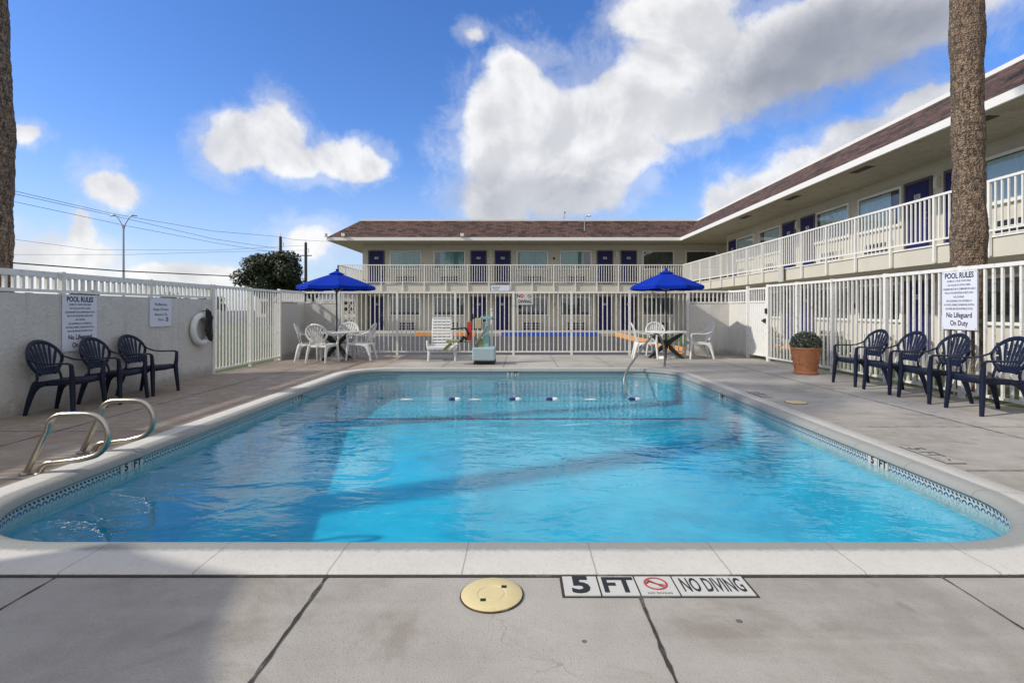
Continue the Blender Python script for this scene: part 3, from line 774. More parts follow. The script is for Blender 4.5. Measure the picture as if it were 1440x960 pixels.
put_chair('w', 3.18, 12.95, -8, 'white plastic armchair on the left of the right table beside the pool handrail', gW)
put_chair('w', 3.66, 13.45, -85, 'white plastic armchair behind the right table against the far fence', gW)
put_chair('w', 4.50, 12.9, 176, 'white plastic armchair on the right of the right table, seen side on', gW)

# ------------------------------------------------------------------ tables and umbrellas
def table(label, x, y, rz=0.3):
    root = empty('patio_table', (x, y, 0), rz); tag(root, label, 'table', 'round umbrella tables')
    t = MB(); t.lathe([(.022,.64),(.50,.64),(.515,.648),(.515,.668),(.505,.674),(.022,.674)], 40); t.build('tabletop', M['white_plastic'], root, smooth=True)
    for k in range(4):
        a = R(45+90*k); c, s = math.cos(a), math.sin(a)
        l = MB(); l.sweep([(c*r, s*r, z) for r, z in ((.40,.635),(.30,.56),(.12,.44),(.055,.36),(.10,.27),(.26,.12),(.42,.0))], .022, [.03,.045,.055,.06,.055,.045,.03], 8, up=(0,0,1))
        l.build('leg', M['table_leg'], root, smooth=True)
    h = MB(); h.lathe([(.05,.24),(.06,.28),(.06,.42),(.05,.46)], 20); h.build('hub', M['table_leg'], root, smooth=True)
    return root
def umbrella(label, x, y, rad, ze, zt, rz=0, base=True):
    root = empty('patio_umbrella', (x, y, 0), rz); tag(root, label, 'umbrella', 'blue pool umbrellas')
    c = MB(); N = 8; sub = 6; rows = 7
    pts = []
    for i in range(rows+1):
        f = i/rows; r = .07 + (rad-.07)*f; z0 = zt - .06 - (zt-.06-ze)*(f**1.12)
        for k in range(N*sub):
            e = (k % sub)/sub; a = 2*PI*(k//sub)/N; a2 = 2*PI*(k//sub+1)/N
            px = (1-e)*math.cos(a)+e*math.cos(a2); py = (1-e)*math.sin(a)+e*math.sin(a2)
            sag = 4*e*(1-e)
            pts.append((px*r*(1-.02*sag*f), py*r*(1-.02*sag*f), z0 - .018*sag*f))
    n = N*sub
    drop = [(p[0]*1.0, p[1]*1.0, p[2]-.075) for p in pts[-n:]]; pts += drop
    c.v = pts
    for i in range(rows+1):
        for k in range(n):
            k2 = (k+1) % n; c.face((i*n+k, (i+1)*n+k, (i+1)*n+k2, i*n+k2))
    cn = c.build('canopy', M['canopy'], root, smooth=True, angle=12)
    v = MB(); vp = []
    for r, z in ((.012, zt), (.10, zt-.04), (.20, zt-.085)):
        for k in range(N): vp.append((r*math.cos(2*PI*k/N), r*math.sin(2*PI*k/N), z+.012))
    v.v = vp
    for i in range(2):
        for k in range(N): k2 = (k+1) % N; v.face((i*N+k, (i+1)*N+k, (i+1)*N+k2, i*N+k2))
    v.build('vent', M['canopy'], cn)
    p = MB(); p.sweep([(0,0,.03),(0,0,zt-.01)], .019, seg=12); p.build('pole', M['table_leg'], root, smooth=True)
    f = MB(); f.lathe([(.012,0),(.022,.015),(.026,.03),(.018,.048),(.001,.055)], 12, (0,0,zt+.005)); f.build('finial', M['canopy'], root, smooth=True)
    for k in range(N):
        a = 2*PI*k/N; c_, s_ = math.cos(a), math.sin(a)
        b = MB(); b.sweep([(c_*.03, s_*.03, zt-.09), (c_*rad*.55, s_*rad*.55, ze+(zt-ze)*.40), (c_*rad*.985, s_*rad*.985, ze-.012)], .007, seg=6)
        b.sweep([(c_*.03, s_*.03, zt-.50), (c_*rad*.5, s_*rad*.5, ze+(zt-ze)*.44)], .006, seg=6)
        b.build('rib', M['steel_dark'], root)
    b = MB(); b.lathe([(.032,0),(.032,.05)], 12, (0,0,zt-.53)); b.lathe([(.032,0),(.032,.05)], 12, (0,0,zt-.13)); b.build('runner', M['table_leg'], root)
    if base:
        b = MB(); b.lathe([(.24,.0),(.24,.03),(.22,.06),(.06,.085),(.035,.09),(.035,.25)], 28); b.build('base', M['white_plastic'], root, smooth=True)
    return root
table('round white table with dark curved legs at far left of the pool', -4.42, 12.68, .2)
table('round white table with dark curved legs at far right by the handrail', 3.70, 12.95, .5)
umbrella('royal blue umbrella over the far left table', -4.42, 12.68, .92, 1.78, 2.15, R(22))
umbrella('royal blue umbrella over the far right table', 3.70, 12.95, .92, 1.79, 2.19, R(14))
table('round white table outside the picture at near left', -4.38, .77, .2)
umbrella('royal blue umbrella at near left whose shadow falls on the foreground deck', -4.38, .77, 1.12, 1.80, 2.25, R(0))

# ------------------------------------------------------------------ grab rails and handrail
def arc(cx, cz, r, a0, a1, n=8):
    return [(cx+r*math.cos(R(a0+(a1-a0)*k/n)), cz+r*math.sin(R(a0+(a1-a0)*k/n))) for k in range(n+1)]
def grab(x, y, label):
    root = empty('grab_rail', (x, y, 0)); tag(root, label, 'grab rail', 'looped steel grab rails at the left pool edge')
    path = [(0,-.03),(.02,.03),(.17,.33)] + arc(.285,.315,.125,165,92,6)[1:] + [(.38,.442)] + arc(.455,.285,.157,88,-78,12) + [(.40,.110),(.22,.088)] + arc(.20,-.005,.095,80,165,5) + [(.105,-.03)]
    m_ = MB(); m_.sweep([(a, 0, b) for a, b in path], .0205, seg=14, up=(0,1,0)); m_.build('tube', M['steel'], root, smooth=True)
    for a in (0, .105):
        e = MB(); e.lathe([(.036,0),(.036,.008),(.024,.018),(.022,.018)], 20, (a+.006, 0, .002)); e.build('flange', M['steel_dark'], root, smooth=True)
grab(-3.60, 3.79, 'looped stainless grab rail at the left pool edge, nearest to the camera')
grab(-3.67, 4.36, 'looped stainless grab rail at the left pool edge, behind the other one')
root = empty('handrail', (3.13, 11.05, 0)); tag(root, 'dark bent steel handrail going down into the far right corner of the pool', 'handrail')
def hp(px, py, Y): return ((px-VX)/F*Y-3.13, Y-11.05, H-(py-VY)/F*Y)
pts = [(0,0,-.02), hp(935,505,11.04), hp(933,485,11.0), hp(929,474,10.96), hp(925,469.5,10.9), hp(921,469,10.86), hp(916,473,10.8), hp(908,483,10.68), hp(895,501,10.48), hp(885,515,10.3), hp(879,526,10.16), hp(877.5,535,10.07), (-1.06,-1.02,-.5)]
mb = MB(); mb.sweep(pts, .021, seg=12); mb.build('tube', M['steel_dark'], root, smooth=True)
mb = MB(); mb.lathe([(.04,0),(.04,.008),(.026,.02)], 20, (0,0,.002)); mb.build('flange', M['steel_dark'], root, smooth=True)

# ------------------------------------------------------------------ rope with floats
root = empty('float_rope', (-3.2, 7.72, WZ)); tag(root, 'rope of small blue and white floats across the pool', 'float rope')
fl = [(572,0),(640,1),(668,0),(725,1),(777,1),(831,0),(893,1)]
xs = [(px-VX)/F*7.72+3.2 for px, k in fl]
mb = MB(); mb.sweep([(0.02,0,.05),(.25,0,-.03)] + [(.25+5.7*i/24, 0, -.034) for i in range(1, 24)] + [(5.98,0,-.03),(6.2,.05,.05)], .0028, seg=6); mb.build('cord', M['cable'], root)
for x, (px, k) in zip(xs, fl):
    if k:
        f = MB(); f.sweep([(x-.10+.025*q, 0, -.002) for q in range(5)], [.012,.024,.027,.026,.023], seg=12); f.build('float', M['buoy_b'], root, smooth=True)
        f = MB(); f.sweep([(x+.001+.02*q, 0, -.002) for q in range(5)], [.023,.026,.027,.024,.012], seg=12); f.build('float', M['buoy_w'], root, smooth=True)
    else:
        f = MB(); f.sweep([(x-.10+.05*q, 0, -.012) for q in range(5)], [.008,.015,.017,.015,.008], seg=10); f.build('float', M['buoy_w'], root, smooth=True)
for x in (.0, 6.235):
    e = MB(); e.box(x-.012, x+.012, -.03, .03, .02, .085); e.build('anchor', M['steel_dark'], root)

# ------------------------------------------------------------------ life ring
root = empty('life_ring', (-5.66, 9.30, .86), R(90)); tag(root, 'white life ring with black rope hung on the left stucco wall', 'life ring')
mb = MB(); ringp = [(.245*math.cos(2*PI*k/36), 0, .245*math.sin(2*PI*k/36)) for k in range(37)]
mb.sweep(ringp, .052, seg=14, cap=False, up=(0,1,0)); mb.build('ring', M['white_plastic'], root, smooth=True)
for a in (45, 135, 225, 315):
    b = MB(); c_, s_ = math.cos(R(a)), math.sin(R(a)); b.sweep([(.245*math.cos(R(a+d)), 0, .245*math.sin(R(a+d))) for d in (-7, 0, 7)], .055, seg=12, up=(0,1,0)); b.build('band', M['red'] if False else M['sign'], root, smooth=True)
mb = MB(); rp = []
for k in range(60):
    a = k*.62; rp.append((.10+.07*math.cos(a)+.04*math.sin(k*1.7), -.07-.015*math.sin(k*2.3), .06+.26*math.sin(a*.93)+.03*math.cos(k)))
mb.sweep(rp, .013, seg=7); mb.sweep([(.05,-.06,.36),(.12,-.08,.30),(.17,-.07,.1),(.2,-.06,-.1),(.17,-.06,-.22)], .02, seg=8); mb.build('rope', M['black'], root, smooth=True)
mb = MB(); mb.sweep([(0.04,.03,.33),(.04,-.07,.33),(.04,-.075,.37)], .01, seg=8); mb.build('hook', M['steel_dark'], root)

# ------------------------------------------------------------------ planter
root = empty('planter', (5.44, 9.80, 0)); tag(root, 'terracotta pot with moulded rim by the right fence', 'planter'); root.scale = (.88, .88, 1)
mb = MB(); mb.lathe([(.215,0),(.232,.012),(.232,.045),(.215,.055),(.222,.075),(.262,.31),(.270,.33),(.278,.345),(.285,.42),(.29,.455),(.305,.468),(.305,.495),(.29,.505),(.262,.505),(.255,.44),(.001,.44)], 48)
mb.build('pot', M['terracotta'], root, smooth=True, angle=40)
mb = MB()
for k in range(34): a = 2*PI*k/34; mb.sweep([(.279*math.cos(a), .279*math.sin(a), .355), (.290*math.cos(a), .290*math.sin(a), .445)], .008, seg=6)
for k in range(40): a = 2*PI*k/40; mb.sweep([(.232*math.cos(a), .232*math.sin(a), .01), (.232*math.cos(a), .232*math.sin(a), .045)], .009, seg=6)
rq = random.Random(4)
for k in range(10):
    a0 = 2*PI*k/10
    for q in range(9):
        a = a0+rq.uniform(-.16,.16); z = rq.uniform(.13,.28); r_ = .232+(z-.075)*.17; mb.lathe([(.001,-.01),(.013,0),(.001,.01)], 6, (r_*math.cos(a), r_*math.sin(a), z))
mb.build('relief', M['terracotta'], root, smooth=True)
root = empty('potted_shrub', (5.44, 9.80, .44)); tag(root, 'dense domed shrub with pale buds growing in the terracotta pot', 'plant'); root.scale = (.88, .88, 1)
def leaf_cloud(mb, c, rad, n, size, rnd, shell=.55, flat=1.0):
    for _ in range(n):
        while True:
            d = Vector((rnd.gauss(0,1), rnd.gauss(0,1), rnd.gauss(0,1)))
            if d.length > .1: break
        d.normalize(); rr_ = shell + (1-shell)*rnd.random()**.6
        p = Vector((c[0]+d.x*rad[0]*rr_, c[1]+d.y*rad[1]*rr_, c[2]+d.z*rad[2]*rr_))
        t = Vector((rnd.gauss(0,1), rnd.gauss(0,1), rnd.gauss(0,1))).normalized(); nn = (d*.8+Vector((rnd.gauss(0,.6), rnd.gauss(0,.6), rnd.gauss(0,.6)))).normalized()
        t = (t - nn*t.dot(nn)).normalized(); b = nn.cross(t); s_ = size*rnd.uniform(.6, 1.35)
        mb.quad(p-t*s_*.5, p+b*s_*.28, p+t*s_*.5, p-b*s_*.28)
rq = random.Random(9)
mb = MB(); leaf_cloud(mb, (0,0,.12), (.31,.31,.24), 2600, .05, rq, .72); mb.lathe([(.001,.0),(.2,.03),(.23,.12),(.17,.25),(.001,.3)], 14); mb.build('foliage', M['pot_leaf'], root)
mb = MB(); leaf_cloud(mb, (0,0,.13), (.325,.325,.25), 420, .022, rq, .93); mb.build('flower_buds', M['petal'], root)

# ------------------------------------------------------------------ chaise and pool lift
root = empty('chaise_lounge', (-1.80, 12.35, 0), R(8)); tag(root, 'white plastic chaise with raised slatted back by the far fence', 'chaise')
mb = MB()
for x in (-.33, .33): mb.bar((x,-.15,.30), (x,1.0,.30), .045, .06)
mb.bar((-.33,-.15,.30), (.33,-.15,.30), .045, .06); mb.bar((-.33,1.0,.30), (.33,1.0,.30), .045, .06); mb.build('frame', M['white_plastic'], root, bevel=.008)
mb = MB()
for k in range(7): y = -.10+k*.075; mb.box(-.30, .30, y, y+.055, .318, .333)
mb.build('seat_slats', M['white_plastic'], root, bevel=.004)
mb = MB()
for sx in (-1, 1): mb.bar((sx*.245,.36,.33), (sx*.225,.62,1.0), .035, .03)
for k in range(9):
    f = .05+k*.108; y = .36+.26*f; z = .33+.67*f; w = .245-.02*f; mb.bar((-w,y-.012,z), (w,y-.012,z), .018, .052, up=(0,.37,.93))
mb.bar((-.225,.61,1.0), (.225,.61,1.0), .035, .05); mb.build('backrest', M['white_plastic'], root, bevel=.006)
for x in (-.30, .30):
    for y in (-.10, .62):
        l = MB(); l.sweep([(x,y,.29), (x*1.02,y,.15), (x*1.06,y-.02,.0)], [.04,.032,.026], [.03,.028,.024], 8); l.build('leg', M['white_plastic'], root, smooth=True)
for sx in (-1, 1):
    a = MB(); a.sweep([(sx*.34,.40,.32), (sx*.36,.36,.45), (sx*.36,.12,.46), (sx*.35,.08,.32)], .018, .02, 8); a.build('armrest', M['white_plastic'], root, smooth=True)

def lp(px, py, Y): return ((px-VX)/F*Y+.75, Y-11.55, H-(py-VY)/F*Y)
root = empty('pool_lift', (-.75, 11.55, 0)); tag(root, 'pool access lift with pale blue base and teal mast at the far edge', 'pool lift')
mb = MB(); mb.box(-.25, .25, -.16, .42, .085, .375); mb.build('base_cover', M['lift_box'], root, bevel=.025)
mb = MB(); mb.box(-.21, .25, -.12, .38, .03, .088)
for x in (-.2, .2):
    for y in (-.1, .34): mb.sweep([(x-.02,y,.035),(x+.02,y,.035)], .035, seg=12)
mb.build('wheel_frame', M['dark'], root)
mb = MB(); mb.bar(lp(683.5,490,11.75), lp(683.5,452,11.75), .13, .10, up=(0,1,0)); mb.bar(lp(676,447,11.75), lp(692,447,11.75), .10, .07); mb.build('mast', M['teal'], root, bevel=.008)
mb = MB(); mb.bar(lp(669,484,11.70), lp(687,457,11.62), .035, .05); mb.build('actuator', M['steel'], root, bevel=.004)
mb = MB(); mb.box(-.215, -.06, .12, .30, .78, 1.02); mb.build('battery_case', M['beige'], root, bevel=.015)
mb = MB(); mb.box(-.20, -.03, .14, .28, .375, .56); mb.box(-.21, -.19, .15, .18, .375, .8); mb.build('control_box', M['olive'], root, bevel=.01)
mb = MB(); mb.sweep([lp(691.5,488,11.9), lp(691.5,438,11.9)], .022, seg=12); mb.lathe([(.001,-.03),(.03,0),(.001,.03)], 12, lp(691,435.5,11.9)); mb.build('pole', M['white'], root, smooth=True)
mb = MB(); mb.bar(lp(664,447,11.8), lp(694,448.5,11.8), .03, .03); mb.bar(lp(665,441,11.8), lp(665,449,11.8), .02, .02); mb.build('top_arm', M['dark'], root)
mb = MB(); mb.bar(lp(659.5,478,11.7), lp(660.5,452,11.72), .12, .07, up=(0,1,0)); mb.build('seat_back', M['red'], root, bevel=.02)
mb = MB(); mb.bar(lp(628,479,11.65), lp(662,480,11.65), .26, .045); mb.build('seat', M['olive'], root, bevel=.015)
mb = MB(); mb.bar(lp(624,492,11.5), lp(635,482,11.55), .22, .03, up=(0,.3,1)); mb.build('footrest', M['olive'], root, bevel=.01)
mb = MB(); mb.sweep([lp(631,494,11.4), lp(641,486,11.45), lp(657,478,11.55)], .018, seg=10); mb.build('leg_bar', M['steel'], root, smooth=True)
mb = MB(); mb.bar(lp(634,462.5,11.6), lp(656,461,11.6), .05, .03); mb.bar(lp(655,461,11.6), lp(659,470,11.65), .03, .03); mb.build('armrest', M['dark'], root)
mb = MB(); mb.sweep([lp(648,480,11.5), lp(652,474,11.4), lp(656,477,11.45)], .04, seg=8); mb.build('belt', M['dark'], root)

# ------------------------------------------------------------------ the motel
YW, XW = 31.6, 11.2; YR, XR = 30.0, 9.6; F2 = 2.72
motel = empty('motel_building', (0, 32, 0)); tag(motel, 'two storey cream motel wing with blue doors, balconies and maroon shingle roof', 'building')
OX, OY = 0, -32
def mpart(mb, name, mt, **k): return mb.build(name, mt, motel, (OX, OY, 0), **k)
mb = MB(); mb.box(-9.44, 12.6, YW, 42, -.1, 5.24); mb.build('wall', M['cream_wall'], motel, (OX, OY, 0))
mb = MB(); mb.box(XW, 20, -2, 27.8, -.1, 5.24); mb.build('wall', M['cream_wall'], motel, (OX, OY, 0))
mb = MB(); mb.box(12.6, 20, 27.8, 42, -.1, 5.24); mb.build('wall', M['cream_wall'], motel, (OX, OY, 0))
# balcony slab
mb = MB(); mb.prism([(-10.3,YR),(XR,YR),(XR,-2),(XW,-2),(XW,27.8),(12.6,27.8),(12.6,YW),(-9.44,YW),(-9.44,41),(-10.3,41)], 2.27, 2.66); mpart(mb, 'balcony_slab', M['cream_wall'])
mb = MB(); mb.prism([(-10.33,YR-.03),(XR-.03,YR-.03),(XR-.03,-2),(XR+.5,-2),(XR+.5,YR+.5),(-9.8,YR+.5),(-9.8,41),(-10.33,41)], 2.664, 2.70); mpart(mb, 'slab_edge', M['fascia'])
# soffit and fascia, mansard slope and cap swept along the L
def Lpath(d):      # inset d from the eave line
    return [(-10.9+d, 42), (-10.9+d, 29.6+d), (9.3+d, 29.6+d), (9.3+d, -3)]
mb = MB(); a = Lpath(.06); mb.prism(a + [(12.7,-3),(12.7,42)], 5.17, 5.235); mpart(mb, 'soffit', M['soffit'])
def Lsweep(prof, name, mt, closed=False):
    mb = MB(); rows = [Lpath(d) for d, z in prof]; P = prof + ([prof[0]] if closed else [])
    rows = [Lpath(d) for d, z in P]; us = []
    for r_ in rows:
        u = [0]
        for i in range(3): u.append(u[-1] + math.hypot(r_[i+1][0]-r_[i][0], r_[i+1][1]-r_[i][1]))
        us.append(u)
    cr = [0]
    for i in range(1, len(P)): cr.append(cr[-1] + math.hypot(P[i][0]-P[i-1][0], P[i][1]-P[i-1][1]))
    for i in range(len(P)-1):
        for k in range(3):
            q = [(*rows[i][k], P[i][1]), (*rows[i][k+1], P[i][1]), (*rows[i+1][k+1], P[i+1][1]), (*rows[i+1][k], P[i+1][1])]
            # uv u: along the eave from a common corner, so that the courses line up
            if k == 0: uu = [41-p[1] for p in q]
            elif k == 1: uu = [p[0]+30 for p in q]
            else: uu = [70-p[1] for p in q]
            mb.quad(*q, uv=[(uu[0], cr[i]), (uu[1], cr[i]), (uu[2], cr[i+1]), (uu[3], cr[i+1])])
    return mpart(mb, name, mt)
Lsweep([(0,5.17),(0,5.35),(.06,5.35),(.06,5.17)], 'fascia', M['fascia'], True)
Lsweep([(.02,5.335),(.02,5.36),(1.50,6.56)], 'mansard_roof', M['shingle'])
Lsweep([(1.47,6.535),(1.47,6.64),(1.62,6.64),(1.62,6.535)], 'roof_cap', M['fascia'], True)
mb = MB(); mb.prism(Lpath(1.55) + [(20,-3),(20,42)], 6.40, 6.52); mpart(mb, 'flat_roof', M['far_roof'])
mb = MB(); mb.box(12.61, 20, -2.9, 42, 5.24, 6.40); mpart(mb, 'parapet', M['cream_wall'])
# eave vents under the right soffit
for y in (10.6, 14.3, 18.0, 21.8):
    mb = MB(); mb.box(9.6, 9.85, y, y+.75, 5.16, 5.168); mpart(mb, 'soffit_vent', M['shutter'])

# --- door, window, air conditioner, lamp meshes (local: x along the wall, outward -y)
def door_data():
    leaf_ = MB(); leaf_.box(-.43, .43, -.03, .0, .02, 2.04)
    for x0, x1 in ((-.33,-.05), (.05,.33)):
        for z0, z1 in ((.15,.75), (.87,1.28), (1.42,1.92)): leaf_.box(x0, x1, -.036, -.03, z0, z1)
    jamb = MB(); jamb.box(-.50, -.43, -.045, 0, 0, 2.11); jamb.box(.43, .50, -.045, 0, 0, 2.11); jamb.box(-.43, .43, -.045, 0, 2.04, 2.11)
    hd = MB(); hd.lathe([(.001,0),(.03,0.0),(.03,.05),(.001,.06)], 12); 
    h2 = MB(); h2.add(hd, Matrix.Translation((.36,-.03,.98)) @ Matrix.Rotation(PI/2, 4, 'X')); h3 = MB(); h3.add(hd, Matrix.Translation((.36,-.03,1.14)) @ Matrix.Rotation(PI/2, 4, 'X') @ Matrix.Scale(.7, 4))
    pl = MB(); pl.box(-.11, .11, -.042, -.036, 1.58, 1.71)
    return leaf_.data('door', M['door']), jamb.data('door_frame', M['frame_dark']), h2.data('handle', M['steel'], True), pl.data('number_plate', M['sign_w']), h3.data('deadbolt', M['steel'], True)
DD = door_data()
def win_data(kind, upper=True):
    w, z0, z1 = .97, .93, 2.10
    fr = MB(); t = .075
    fr.box(-w, w, -.06, 0, z1-t, z1); fr.box(-w, -w+t, -.06, 0, z0+t, z1-t); fr.box(w-t, w, -.06, 0, z0+t, z1-t); fr.box(-w-.02, w+.02, -.085, 0, z0, z0+t)
    back = MB(); back.box(-w+t, w-t, -.004, 0, z0+t, z1-t)
    cu = MB(); n = 90; g0 = -w+t+.02; g1 = w-t-.02
    rnd = random.Random(kind+str(upper)); lo = g0; hi = g1
    if kind == 'b': lo = g0+.32
    if kind == 'c': hi = g1-.38
    if kind == 'd': lo = g0+.12
    for i in range(n):
        if 'split' in kind: pass
        xa = lo+(hi-lo)*i/n; xb = lo+(hi-lo)*(i+1)/n
        ya = -.021-.012*math.sin(xa*38+math.sin(xa*7)*1.5); yb = -.021-.012*math.sin(xb*38+math.sin(xb*7)*1.5)
        cu.quad((xa,ya,z0+t), (xb,yb,z0+t), (xb,yb,z1-t-.03), (xa,ya,z1-t-.03))
    pn = MB(); pn.box(-w+t, w-t, -.046, -.042, z0+t, z1-t)
    return fr, back, cu, pn
WD = {}
for kd in 'abcd':
    for cm in ('curtain_t', 'curtain_d', 'curtain_b'):
        fr, bk, cu, pn = win_data(kd)
        WD[kd, cm] = (fr.data('window', M['fascia']), bk.data('reveal', M['dark']), cu.data('curtain', M[cm], True), pn.data('pane', M['glass']))
def ac_data():
    c = MB(); c.box(-.60, .60, -.12, 0, .06, .56)
    g_ = MB(); g_.box(-.55, .55, -.124, -.12, .09, .53)
    s = MB()
    for k in range(7): x = -.55+1.10*k/6; s.box(x-.014, x+.014, -.136, -.124, .09, .53)
    for k in range(1, 3): z = .09+.44*k/3; s.box(-.55, .55, -.133, -.124, z-.012, z+.012)
    return c.data('air_conditioner', M['cream_wall']), g_.data('grille', M['ac_dark']), s.data('louvre', M['fascia'])
AD = ac_data()
sl = MB(); sl.box(-.06, .06, -.10, 0, 1.72, 2.02); sl.box(-.045, .045, -.125, -.10, 1.75, 1.93); SLD = sl.data('wall_lamp', [M['lamp_glass']])
bxm = MB(); bxm.box(-.05, .05, -.04, 0, 1.05, 1.2); BXD = bxm.data('meter_box', M['shutter'])
def world(x, y, z): return (x+OX, y+OY, z)
def add_door(x, y, z, rz, num=None):
    d = inst(DD[0], 'door', motel, world(x, y, z), rz); inst(DD[1], 'door_frame', d); inst(DD[2], 'handle', d); inst(DD[4], 'deadbolt', d)
    p = inst(DD[3], 'number_plate', d)
    if num:
        t = MB(); t.add(text_mb(num, .115, .002, sx=.95), Matrix.Translation((0,-.0432,1.645)) @ Matrix.Rotation(PI/2, 4, 'X')); q = t.build('room_number', M['black'], d)
def add_win(x, y, z, rz, kd, cm, ac=True):
    w = inst(WD[kd, cm][0], 'window', motel, world(x, y, z), rz); inst(WD[kd, cm][1], 'reveal', w); inst(WD[kd, cm][2], 'curtain', w); inst(WD[kd, cm][3], 'pane', w)
    if ac:
        a = inst(AD[0], 'air_conditioner', motel, world(x, y, z), rz); inst(AD[1], 'grille', a); inst(AD[2], 'louvre', a)
def bx(px): return (px-VX)/F*YW
yw = YW-.002
for z, up in ((F2, True), (0.0-.08, False)):
    nums = ['156','158','160','162','164'] if up else ['106','108','110','112','114']
    for px, nm in zip((529.5, 673, 707, 850.5, 884), nums): add_door(bx(px), yw, z, 0, nm)
    for px, kd in zip((570.5, 632, 748.5, 809.5, 925.5, 986), 'abdcaa'):
        add_win(bx(px), yw, z, 0, kd, ('curtain_t' if px < 900 else 'curtain_d') if up else 'curtain_d')
    for px in (690, 867.5): inst(SLD, 'wall_lamp', motel, world(bx(px), yw, z), 0)
    inst(BXD, 'meter_box', motel, world(bx(779), yw, z+.5), 0)
    inst(BXD, 'meter_box', motel, world(bx(728)-0.5, yw, z+.1), 0)
# right wing (faces -x)
xw = XW-.002
for z, up in ((F2, True), (-.08, False)):
    for i, y in enumerate((27.0, 21.4, 20.0, 14.5, 13.1, 7.6, 6.2, .7)):
        add_door(xw, y, z, -PI/2, ['166','168','170','201','203','205','207','209'][i] if up else ['116','118','120','101','103','105','107','109'][i])
    for i, y in enumerate((25.5, 23.0, 18.45, 16.05, 11.5, 9.0, 4.4, 2.4)):
        add_win(xw, y, z, -PI/2, 'abdcabda'[i], 'curtain_b' if up else 'curtain_d')
    for y in (20.7, 13.8, 6.9): inst(SLD, 'wall_lamp', motel, world(xw, y, z), -PI/2)
    for y in (17.25, 10.3, 24.2): inst(BXD, 'meter_box', motel, world(xw, y, z+.3), -PI/2)
# balcony railing
def brail(p, q, n):
    p = Vector(p); q = Vector(q); t = (q-p).normalized(); bl = (q-p).length/n; upv = (t.x, t.y, 0)
    r = MB(); r.bar((p.x,p.y,3.80), (q.x,q.y,3.80), .06, .05); mpart(r, 'handrail', M['fascia'])
    r = MB(); r.bar((p.x,p.y,2.80), (q.x,q.y,2.80), .04, .04); mpart(r, 'bottom_rail', M['fascia'])
    for i in range(n):
        a = p + t*(bl*i)
        m_ = MB(); m_.bar((a.x,a.y,2.29), (a.x,a.y,3.80), .055, .055, up=upv); mpart(m_, 'railing_post', M['fascia'])
        m_ = MB(); k = round(bl/.145)
        for j in range(1, k):
            b = a + t*(bl*j/k); m_.bar((b.x,b.y,2.82), (b.x,b.y,3.775), .03, .03, up=upv)
        mpart(m_, 'baluster_panel', M['fascia'])
brail((-10.36, YR-.06, 0), (XR-.06, YR-.06, 0), 16)
brail((XR-.06, YR-.06, 0), (XR-.06, -2, 0), 23)
brail((-10.36, YR-.06, 0), (-10.36, 40, 0), 8)
# breeze block screen beside the stairs at the left end
mb = MB(); mb.box(-10.3,-10.22,YR+.3,YR+.45,0,2.27); mb.box(-9.5,-9.4,YR+.3,YR+.45,0,2.27)
bs = MB()
for i in range(2):
    for j in range(6):
        cx = -10.22+.36*i+.18; cz = .18+.36*j
        rp = [(cx+.15*math.cos(2*PI*k/14), YR+.37, cz+.15*math.sin(2*PI*k/14)) for k in range(15)]
        bs.sweep(rp, .03, .05, 6, cap=False, up=(0,1,0)); 
for j in range(7): bs.box(-10.22, -9.5, YR+.34, YR+.40, .36*j-.01, .36*j+.012)
mb.add(bs); mpart(mb, 'breeze_block_screen', M['cream_wall'])
mb = MB(); mb.box(-9.44,-9.36,YR+.3,YW,0,2.27); mpart(mb, 'wall', M['cream_wall'])
# floodlights, conduit and antenna on the roof
def flood(label, x, y, z, rz):
    r = empty('floodlight', (x, y, z), rz); tag(r, label, 'floodlight', 'floodlights on the motel eaves')
    m_ = MB(); m_.box(-.10,.10,-.16,-.04,.02,.20); m_.build('housing', M['chrome'], r, bevel=.01)
    m_ = MB(); m_.box(-.085,.085,-.166,-.158,.035,.185); m_.build('lens', M['lamp_glass'], r)
    m_ = MB(); m_.bar((0,.02,-.02), (0,-.06,.06), .04, .03); m_.build('bracket', M['galv'], r)
flood('small floodlight on the left corner tip of the motel eave', -10.85, 29.62, 5.36, R(-50))
flood('small floodlight on the motel eave just right of its left corner', -9.9, 29.58, 5.36, 0)
flood('small floodlight on the motel eave above the paired blue doors', -3.15, 29.58, 5.36, 0)
flood('small floodlight in the inner corner of the upper balcony', 11.4, 27.5, 4.85, R(-30))
r = empty('roof_conduit', (3.9, 29.9, 5.5)); tag(r, 'thin bent conduit with a small lamp head on the shingle roof', 'lamp')
m_ = MB(); m_.sweep([(-.35,-.2,-.1),(-.1,.1,.05),(0,.35,.4),(.0,.4,1.05),(.05,.4,1.14),(.15,.35,1.18)], .018, seg=8); m_.build('arm', M['galv'], r, smooth=True)
m_ = MB(); m_.sweep([(.13,.35,1.18),(.2,.3,1.19),(.33,.2,1.17)], [.03,.07,.05], seg=10); m_.build('lamp_head', M['galv'], r, smooth=True)
r = empty('antenna', (3.3, 36.5, 6.5)); tag(r, 'short thin antenna mast standing on the motel roof', 'antenna')
m_ = MB(); m_.sweep([(0,0,0),(0,0,1.55)], .022, seg=6); m_.build('mast', M['galv'], r)
m_ = MB(); m_.sweep([(-.12,0,1.2),(0,0,1.2)], .02, seg=6); m_.box(-.05,.08,-.05,.05,1.5,1.62); m_.build('head', M['galv'], r)
r = empty('notice_board', (-1.0, YR-.115, 2.47)); tag(r, 'small pale notice board on the far balcony edge', 'sign', 'notices on the balcony edge')
m_ = MB(); m_.box(-.53,.53,-.02,.02,-.17,.15); m_.build('board', M['sign'], r)
m_ = MB(); m_.box(-.48,-.02,-.024,-.02,.0,.07); m_.box(-.40,-.1,-.024,-.02,-.12,-.05); m_.build('markings', M['teal'], r)
